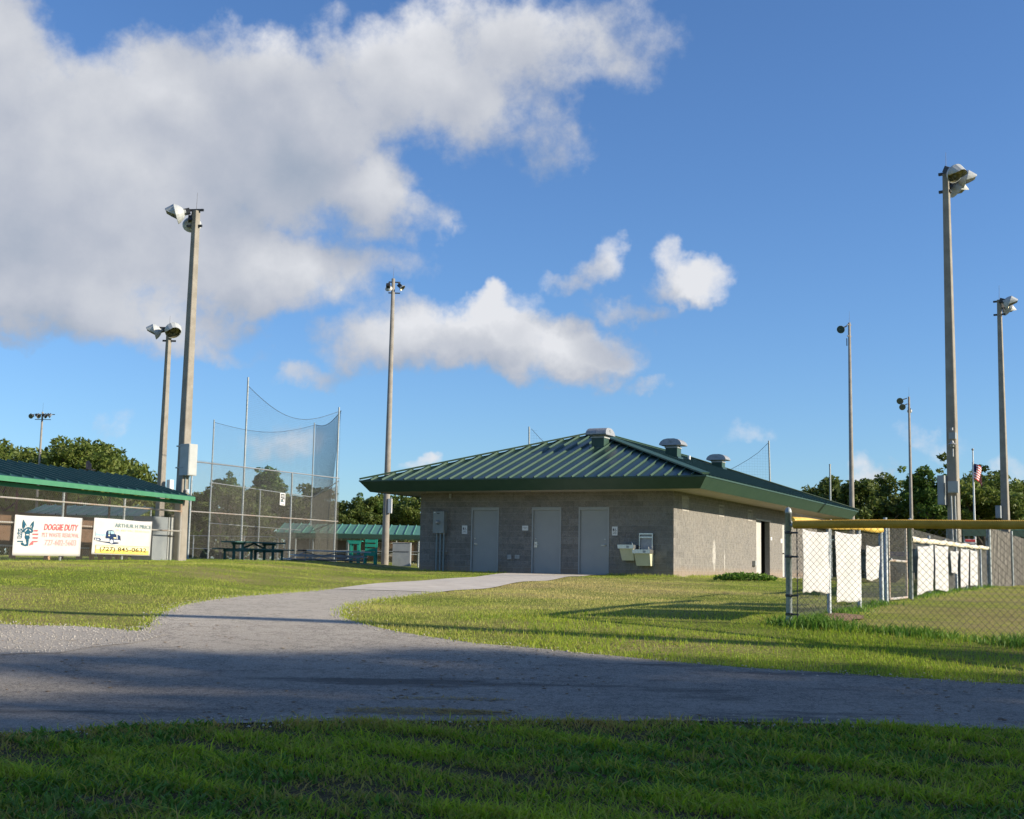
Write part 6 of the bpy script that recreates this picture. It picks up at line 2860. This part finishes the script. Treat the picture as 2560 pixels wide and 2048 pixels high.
def blades(name, x, y, h, w, tint, dry, mat_, seg=2, lean=.5, label=None):
    n = len(x)
    rs = np.random.default_rng(len(name))
    a = rs.uniform(0, 6.283, n)
    z = gz(x, y) - .004
    dx, dy = np.cos(a), np.sin(a)
    b = a + rs.uniform(-1.2, 1.2, n) + 1.57
    lx, ly = np.cos(b), np.sin(b)
    ln = h * rs.uniform(.1, 1.0, n) * lean
    base = np.stack([x, y, z], 1)
    side = np.stack([dx, dy, np.zeros(n)], 1) * (w / 2)[:, None]
    L = np.stack([lx, ly, np.zeros(n)], 1)
    tip = base + L * ln[:, None] + np.array([0, 0, 1]) * h[:, None]
    if seg == 1:
        V = np.stack([base - side, base + side, tip], 1).reshape(-1, 3)
        i = np.arange(n)[:, None] * 3
        F = np.concatenate([i, i + 1, i + 2], 1)
        k = 3
    else:
        mid = base + L * (ln * .30)[:, None] + np.array([0, 0, 1]) * (h * .62)[:, None]
        V = np.stack([base - side, base + side, mid + side * .8, mid - side * .8, tip], 1).reshape(-1, 3)
        i = np.arange(n)[:, None] * 5
        F = np.concatenate([np.concatenate([i, i + 1, i + 2], 1), np.concatenate([i, i + 2, i + 3], 1), np.concatenate([i + 3, i + 2, i + 4], 1)], 0)
        k = 5
    me = mesh_np(name, V, F, M[mat_], {'tint': np.repeat(np.clip(tint, 0, 1), k), 'dry': np.repeat(np.clip(dry, 0, 1), k)})
    o = link_mesh(name, me)
    tag(o, label, 'grass', None, 'stuff')
    return o


near_e = [p for p in e_near if -9 < p.x < 9]
sheet('verge', [(-9, -3)] + [tuple(p) for p in near_e] + [(9, -3)], .004, M['thatch'], .5)


def verge():
    rs = np.random.default_rng(21)
    n = 190000
    y = 4.3 + (9.4 - 4.3) * rs.uniform(0, 1, n) ** .85
    x = rs.uniform(-1, 1, n) * (.46 * y + .7)
    ok = ~blocked(x, y)
    # a far edge that follows the kerbless road
    nearpoly = [tuple(p) for p in e_near]
    ry = np.interp(x, [p[0] for p in nearpoly], [p[1] for p in nearpoly])
    ok &= (y < ry + .05)
    x, y, ry = x[ok], y[ok], ry[ok]
    cl = fbm(x, y, 2.6, 1)
    cl2 = fbm(x, y, 9.0, 2)
    keep = rs.uniform(0, 1, len(x)) < np.clip(.72 + .35 * cl2 + .15 * cl, .18, 1)
    x, y, cl, cl2, ry = x[keep], y[keep], cl[keep], cl2[keep], ry[keep]
    m = len(x)
    h = np.clip(.030 + .022 * cl2 + .012 * cl + rs.normal(0, .011, m), .010, .10)
    tall = rs.uniform(0, 1, m) < .03
    h[tall] += rs.uniform(.02, .06, tall.sum())
    w = rs.uniform(.004, .012, m)
    tint = .36 + .30 * cl + .34 * cl2 + rs.normal(0, .30, m)
    dry = np.clip(rs.normal(.14, .24, m) + .40 * np.clip(-cl - .1, 0, 1) + .3 * np.clip(-cl2 - .3, 0, 1) + .55 * np.clip(1 - (ry - y) / .5, 0, 1) * (x < 1.2), 0, .9)
    blades('verge_grass', x, y, h, w, tint, dry, 'blade_near', 2, 2.3, 'unmown grass of the near verge, foreground')
    # broad low weeds among it
    k = 5200
    yy = rs.uniform(4.4, 8.4, k)
    xx = rs.uniform(-1, 1, k) * (.46 * yy + .6)
    f = fbm(xx, yy, 1.7, 5) > .15
    f &= ~blocked(xx, yy) & (yy < 8.2)
    xx, yy = xx[f], yy[f]
    rep = 5
    xx = np.repeat(xx, rep) + rs.normal(0, .012, len(xx) * rep)
    yy = np.repeat(yy, rep) + rs.normal(0, .012, len(yy) * rep)
    m = len(xx)
    blades('verge_weeds', xx, yy, rs.uniform(.025, .06, m), rs.uniform(.012, .024, m), rs.uniform(.0, 1.0, m), np.clip(rs.normal(.03, .08, m), 0, 1), 'weed', 2, 1.7, 'broad-leaved weeds scattered through the near verge')


verge()


def lawn():
    rs = np.random.default_rng(33)
    n = 470000
    y = 9.3 / (1 - rs.uniform(0, 1, n) * (1 - 9.3 / 47.0)) ** 1.0
    y = 9.3 + (47 - 9.3) * rs.uniform(0, 1, n) ** 1.75
    x = rs.uniform(-1, 1, n) * (.45 * y + 1.0)
    ok = ~blocked(x, y)
    fy = np.interp(x, [p[0] for p in e_near], [p[1] for p in e_near])
    ok &= y > fy
    # the field inside the fence is shorn short
    sd = (x - KX.x) * F1.n.x + (y - KX.y) * F1.n.y
    sd0 = (x - KX.x) * F0.n.x + (y - KX.y) * F0.n.y
    field = (sd > .3) & (sd0 < -.3)
    x, y, field = x[ok], y[ok], field[ok]
    m = len(x)
    cl = fbm(x, y, .55, 3)
    cl2 = fbm(x, y, 3.1, 4)
    h = np.clip(.023 + .010 * cl2 + .007 * cl + rs.normal(0, .007, m), .009, .07)
    near_r = (y < 14) & (x > .2)
    h[near_r] *= 1.25
    h[field] *= .6
    tint_f = field
    w = rs.uniform(.003, .007, m) * (.7 + y / 26)
    tint = .5 + .25 * cl2 + rs.normal(0, .2, m)
    strawp = np.exp(-(((x - 1.6) / 3.2) ** 2 + ((y - 26) / 8.5) ** 2)) * .85 + np.exp(-(((x + 6) / 5.0) ** 2 + ((y - 16) / 3) ** 2)) * .22
    dry = np.clip(.15 + .30 * cl + strawp + rs.normal(0, .16, m), 0, .95)
    dry[near_r] *= .35
    dry[field] = np.clip(dry[field] + .15, 0, 1)
    blades('lawn_grass', x, y, h, w, tint, dry, 'blade_lawn', 1, .9, 'mown sunlit lawn between the drive and the building')
    # rougher unmown strip along the right of the drive and under the near fence
    k = 60000
    yy = rs.uniform(9.8, 15.5, k)
    xx = rs.uniform(-.6, 8.0, k)
    f = ~blocked(xx, yy) & (xx < .46 * yy + .8)
    fr2 = np.interp(xx, [p[0] for p in e_near], [p[1] for p in e_near])
    f &= yy > fr2 + .5
    d0 = np.abs((xx - KX.x) * F0.n.x + (yy - KX.y) * F0.n.y)
    d1 = np.abs((xx - KX.x) * F1.n.x + (yy - KX.y) * F1.n.y)
    infield = (((xx - KX.x) * F1.n.x + (yy - KX.y) * F1.n.y) > .35) & (((xx - KX.x) * F0.n.x + (yy - KX.y) * F0.n.y) < -.35)
    f &= ~infield & (rs.uniform(0, 1, k) < np.clip(.4 + .4 * fbm(xx, yy, 2.2, 7) - .05 * (yy - 10), .08, 1))
    xx, yy = xx[f], yy[f]
    m = len(xx)
    blades('rough_grass', xx, yy, np.clip(rs.normal(.042, .015, m), .015, .10), rs.uniform(.003, .007, m), rs.uniform(.15, .9, m), np.clip(rs.normal(.12, .16, m), 0, .8), 'blade_near', 2, .9, 'longer green grass along the right side of the drive')
    # weeds at the foot of the fences
    xs_, ys_, hs_ = [], [], []
    for (pl, s0, s1, cnt, hh) in ((F0, -.2, F0L, 5200, .16), (F1, -.1, sG0, 2600, .10), (F1, sG1, sEND, 2600, .12), (dug, SX0, SX1 + .3, 900, .08), (bs, 0, bs.len, 900, .08)):
        s = rs.uniform(s0, s1, cnt)
        o = rs.normal(0, .14, cnt)
        clump = .5 + .5 * np.sin(s * 4.1) * np.sin(s * 1.7 + 1)
        kk = rs.uniform(0, 1, cnt) < .35 + .65 * clump
        s, o, cp = s[kk], o[kk], clump[kk]
        xs_.append(pl.a.x + pl.d.x * s + pl.n.x * o)
        ys_.append(pl.a.y + pl.d.y * s + pl.n.y * o)
        hs_.append(hh * (.35 + .65 * cp) * rs.uniform(.4, 1.1, len(s)))
    xx, yy, hh = np.concatenate(xs_), np.concatenate(ys_), np.concatenate(hs_)
    f = ~inside(DIRT, xx, yy)
    xx, yy, hh = xx[f], yy[f], hh[f]
    m = len(xx)
    blades('fence_weeds', xx, yy, hh, rs.uniform(.008, .020, m), rs.uniform(.2, 1, m), np.clip(rs.normal(.05, .1, m), 0, .6), 'weed', 2, 1.1, 'weeds growing along the foot of the fences')
    # longer tufts against the building and path edges
    xs_, ys_ = [], []
    for (a, c) in ((bw(-FL - .2, -.25, 0), bw(fx(1274, 1431)[0], -.25, 0)), (bw(fx(1495, 1436)[0], -.28, 0), bw(.3, -.28, 0)), (bw(.45, 0, 0), bw(.45, SL, 0))):
        k = int((c - a).length * 240)
        t = rs.uniform(0, 1, k)
        xs_.append(a.x + (c.x - a.x) * t + rs.normal(0, .09, k))
        ys_.append(a.y + (c.y - a.y) * t + rs.normal(0, .09, k))
    for e in (e_far, e_pl, e_gr, [p for p in e_near if abs(p.x) < 6]):
        for p, q in zip(e[:-1], e[1:]):
            k = int((q - p).length * 130)
            t = rs.uniform(0, 1, k)
            xs_.append(p.x + (q.x - p.x) * t + rs.normal(0, .05, k))
            ys_.append(p.y + (q.y - p.y) * t + rs.normal(0, .05, k))
    xx, yy = np.concatenate(xs_), np.concatenate(ys_)
    f = ~(inside(WALK, xx, yy) | inside(BLD, xx, yy))
    xx, yy = xx[f], yy[f]
    m = len(xx)
    blades('edge_grass', xx, yy, np.clip(rs.normal(.036, .016, m), .012, .10) * (1 + (yy > 30) * .8), rs.uniform(.004, .010, m) * (1 + (yy > 30) * .8), rs.uniform(.3, 1, m), np.clip(rs.normal(.2, .2, m), 0, .9), 'blade_lawn', 2, .8, 'ragged grass along the paving and wall edges')


lawn()

# low bush against the sunlit wall
rs = np.random.default_rng(8)
q = G(1864, 1452)
n = 1500
d = rs.normal(size=(n, 3))
d /= np.linalg.norm(d, axis=1)[:, None]
pts = d * (rs.uniform(.1, 1, n) ** .4)[:, None] * np.array([.95, .35, .20])
pts[:, 2] = np.abs(pts[:, 2]) + .03
V, F = leaf_cloud(pts, .055, rs)
me = mesh_np('leaves', V, F, M['weed'], {'tint': np.repeat(rs.uniform(.2, 1, n), 4), 'dry': np.repeat(np.clip(rs.normal(.1, .1, n), 0, 1), 4)})
r = empty('low_bush', q, 0, 'low leafy weed clump at the foot of the sunlit wall', 'bush')
o = bpy.data.objects.new('leaves', me)
COL.objects.link(o)
o.parent = r
b = MB()
for k in range(14):
    p = pts[rs.integers(0, n)]
    b.tube((q.x + p[0] * .3, q.y + p[1] * .3, q.z - .02), (q.x + p[0] * .8, q.y + p[1] * .8, q.z + p[2]), .006, .003, n=5)
b.build('stem', M['bark'], r)

# windblown dry clippings on the drive
for k, (px, py, rx, ry, lab) in enumerate(((1040, 1783, .55, .14, 'larger heap of dry grass clippings on the near side of the drive'),
                                           (1185, 1786, .26, .09, 'smaller heap of dry grass clippings right of the larger one'),
                                           (1130, 1752, .5, .05, 'thin scatter of dry clippings farther across the drive'))):
    q = G(px, py)
    rs = np.random.default_rng(50 + k)
    n = (620, 240, 160)[k]
    a = rs.uniform(0, 6.28, n)
    rr = np.sqrt(rs.uniform(0, 1, n))
    x = q.x + np.cos(a) * rr * rx
    y = q.y + np.sin(a) * rr * ry
    z = gz(x, y) + .012 + rs.uniform(0, .018, n) * (1 - rr)
    b_ = rs.uniform(0, 6.28, n)
    L = rs.uniform(.02, .06, n)
    dx, dy = np.cos(b_) * L, np.sin(b_) * L
    w = .0025
    nx_, ny_ = -np.sin(b_) * w, np.cos(b_) * w
    dz = rs.normal(0, .006, n)
    A_ = np.stack([x - dx / 2 - nx_, y - dy / 2 - ny_, z], 1)
    B_ = np.stack([x - dx / 2 + nx_, y - dy / 2 + ny_, z], 1)
    C_ = np.stack([x + dx / 2 + nx_, y + dy / 2 + ny_, z + np.abs(dz)], 1)
    D_ = np.stack([x + dx / 2 - nx_, y + dy / 2 - ny_, z + np.abs(dz)], 1)
    V = np.stack([A_, B_, C_, D_], 1).reshape(-1, 3) - np.array(q)
    i = np.arange(n)[:, None] * 4
    F = np.concatenate([i, i + 1, i + 2, i + 3], 1)
    me = mesh_np('grass_clippings', V, F, M['blade_near'], {'tint': np.repeat(rs.uniform(0, .6, n), 4), 'dry': np.repeat(rs.uniform(.6, 1, n), 4)})
    o = link_mesh('grass_clippings', me, q)
    tag(o, lab, 'clippings')


# loose stones on the shoulder and grit and dead leaves strewn over the drive
def debris(name, pts, size, m, label, flat, seed, cat):
    rs = np.random.default_rng(seed)
    n = len(pts)
    base = np.array([(1, 0, 0), (0, 1, 0), (-1, 0, 0), (0, -1, 0), (0, 0, 1), (0, 0, -.3)], float)
    fac = np.array([(0, 1, 4), (1, 2, 4), (2, 3, 4), (3, 0, 4), (1, 0, 5), (2, 1, 5), (3, 2, 5), (0, 3, 5)])
    a = rs.uniform(0, 6.28, n)
    s = size * rs.uniform(.4, 1.3, n)
    V = base[None] * s[:, None, None] * rs.uniform(.6, 1.2, (n, 6, 3)) * np.array([1, 1, flat])
    x = V[..., 0] * np.cos(a)[:, None] - V[..., 1] * np.sin(a)[:, None]
    y = V[..., 0] * np.sin(a)[:, None] + V[..., 1] * np.cos(a)[:, None]
    V = np.stack([x, y, V[..., 2]], -1) + pts[:, None, :]
    F = (fac[None] + (np.arange(n) * 6)[:, None, None]).reshape(-1, 3)
    o = link_mesh(name, mesh_np(name, V.reshape(-1, 3), F, m))
    tag(o, label, cat, None, 'stuff')


rs = np.random.default_rng(77)
n = 60000
x = rs.uniform(-9, 3, n)
y = rs.uniform(9.0, 15.5, n)
ok = inside(GRAVEL, x, y) & (rs.uniform(0, 1, n) < .55)
x1_, y1_ = x[ok], y[ok]
xs_, ys_ = [x1_], [y1_]
for e, dens in ((e_gr, 90), (e_pl, 60), (e_far, 45), ([p for p in e_near if abs(p.x) < 6], 60)):
    for p, q in zip(e[:-1], e[1:]):
        k = int((q - p).length * dens)
        t = rs.uniform(0, 1, k)
        xs_.append(p.x + (q.x - p.x) * t + rs.normal(0, .10, k))
        ys_.append(p.y + (q.y - p.y) * t + rs.normal(0, .10, k))
x, y = np.concatenate(xs_), np.concatenate(ys_)
debris('loose_stones', np.stack([x, y, gz(x, y) + .014], 1), .011, M['stone'], 'pale loose stones on the shoulder and pavement edges', .7, 4, 'gravel')
n = 2600
y = rs.uniform(7.6, 14, n)
x = rs.uniform(-.46, .46, n) * y * 1.05
f = fbm(x, y, 1.3, 9) + .3 * rs.normal(size=n) > .1
x, y = x[f], y[f]
debris('leaf_litter', np.stack([x, y, gz(x, y) + .014], 1), .018, M['dead_leaf'], 'scattered dead leaves and twigs on the drive', .12, 5, 'leaf litter')
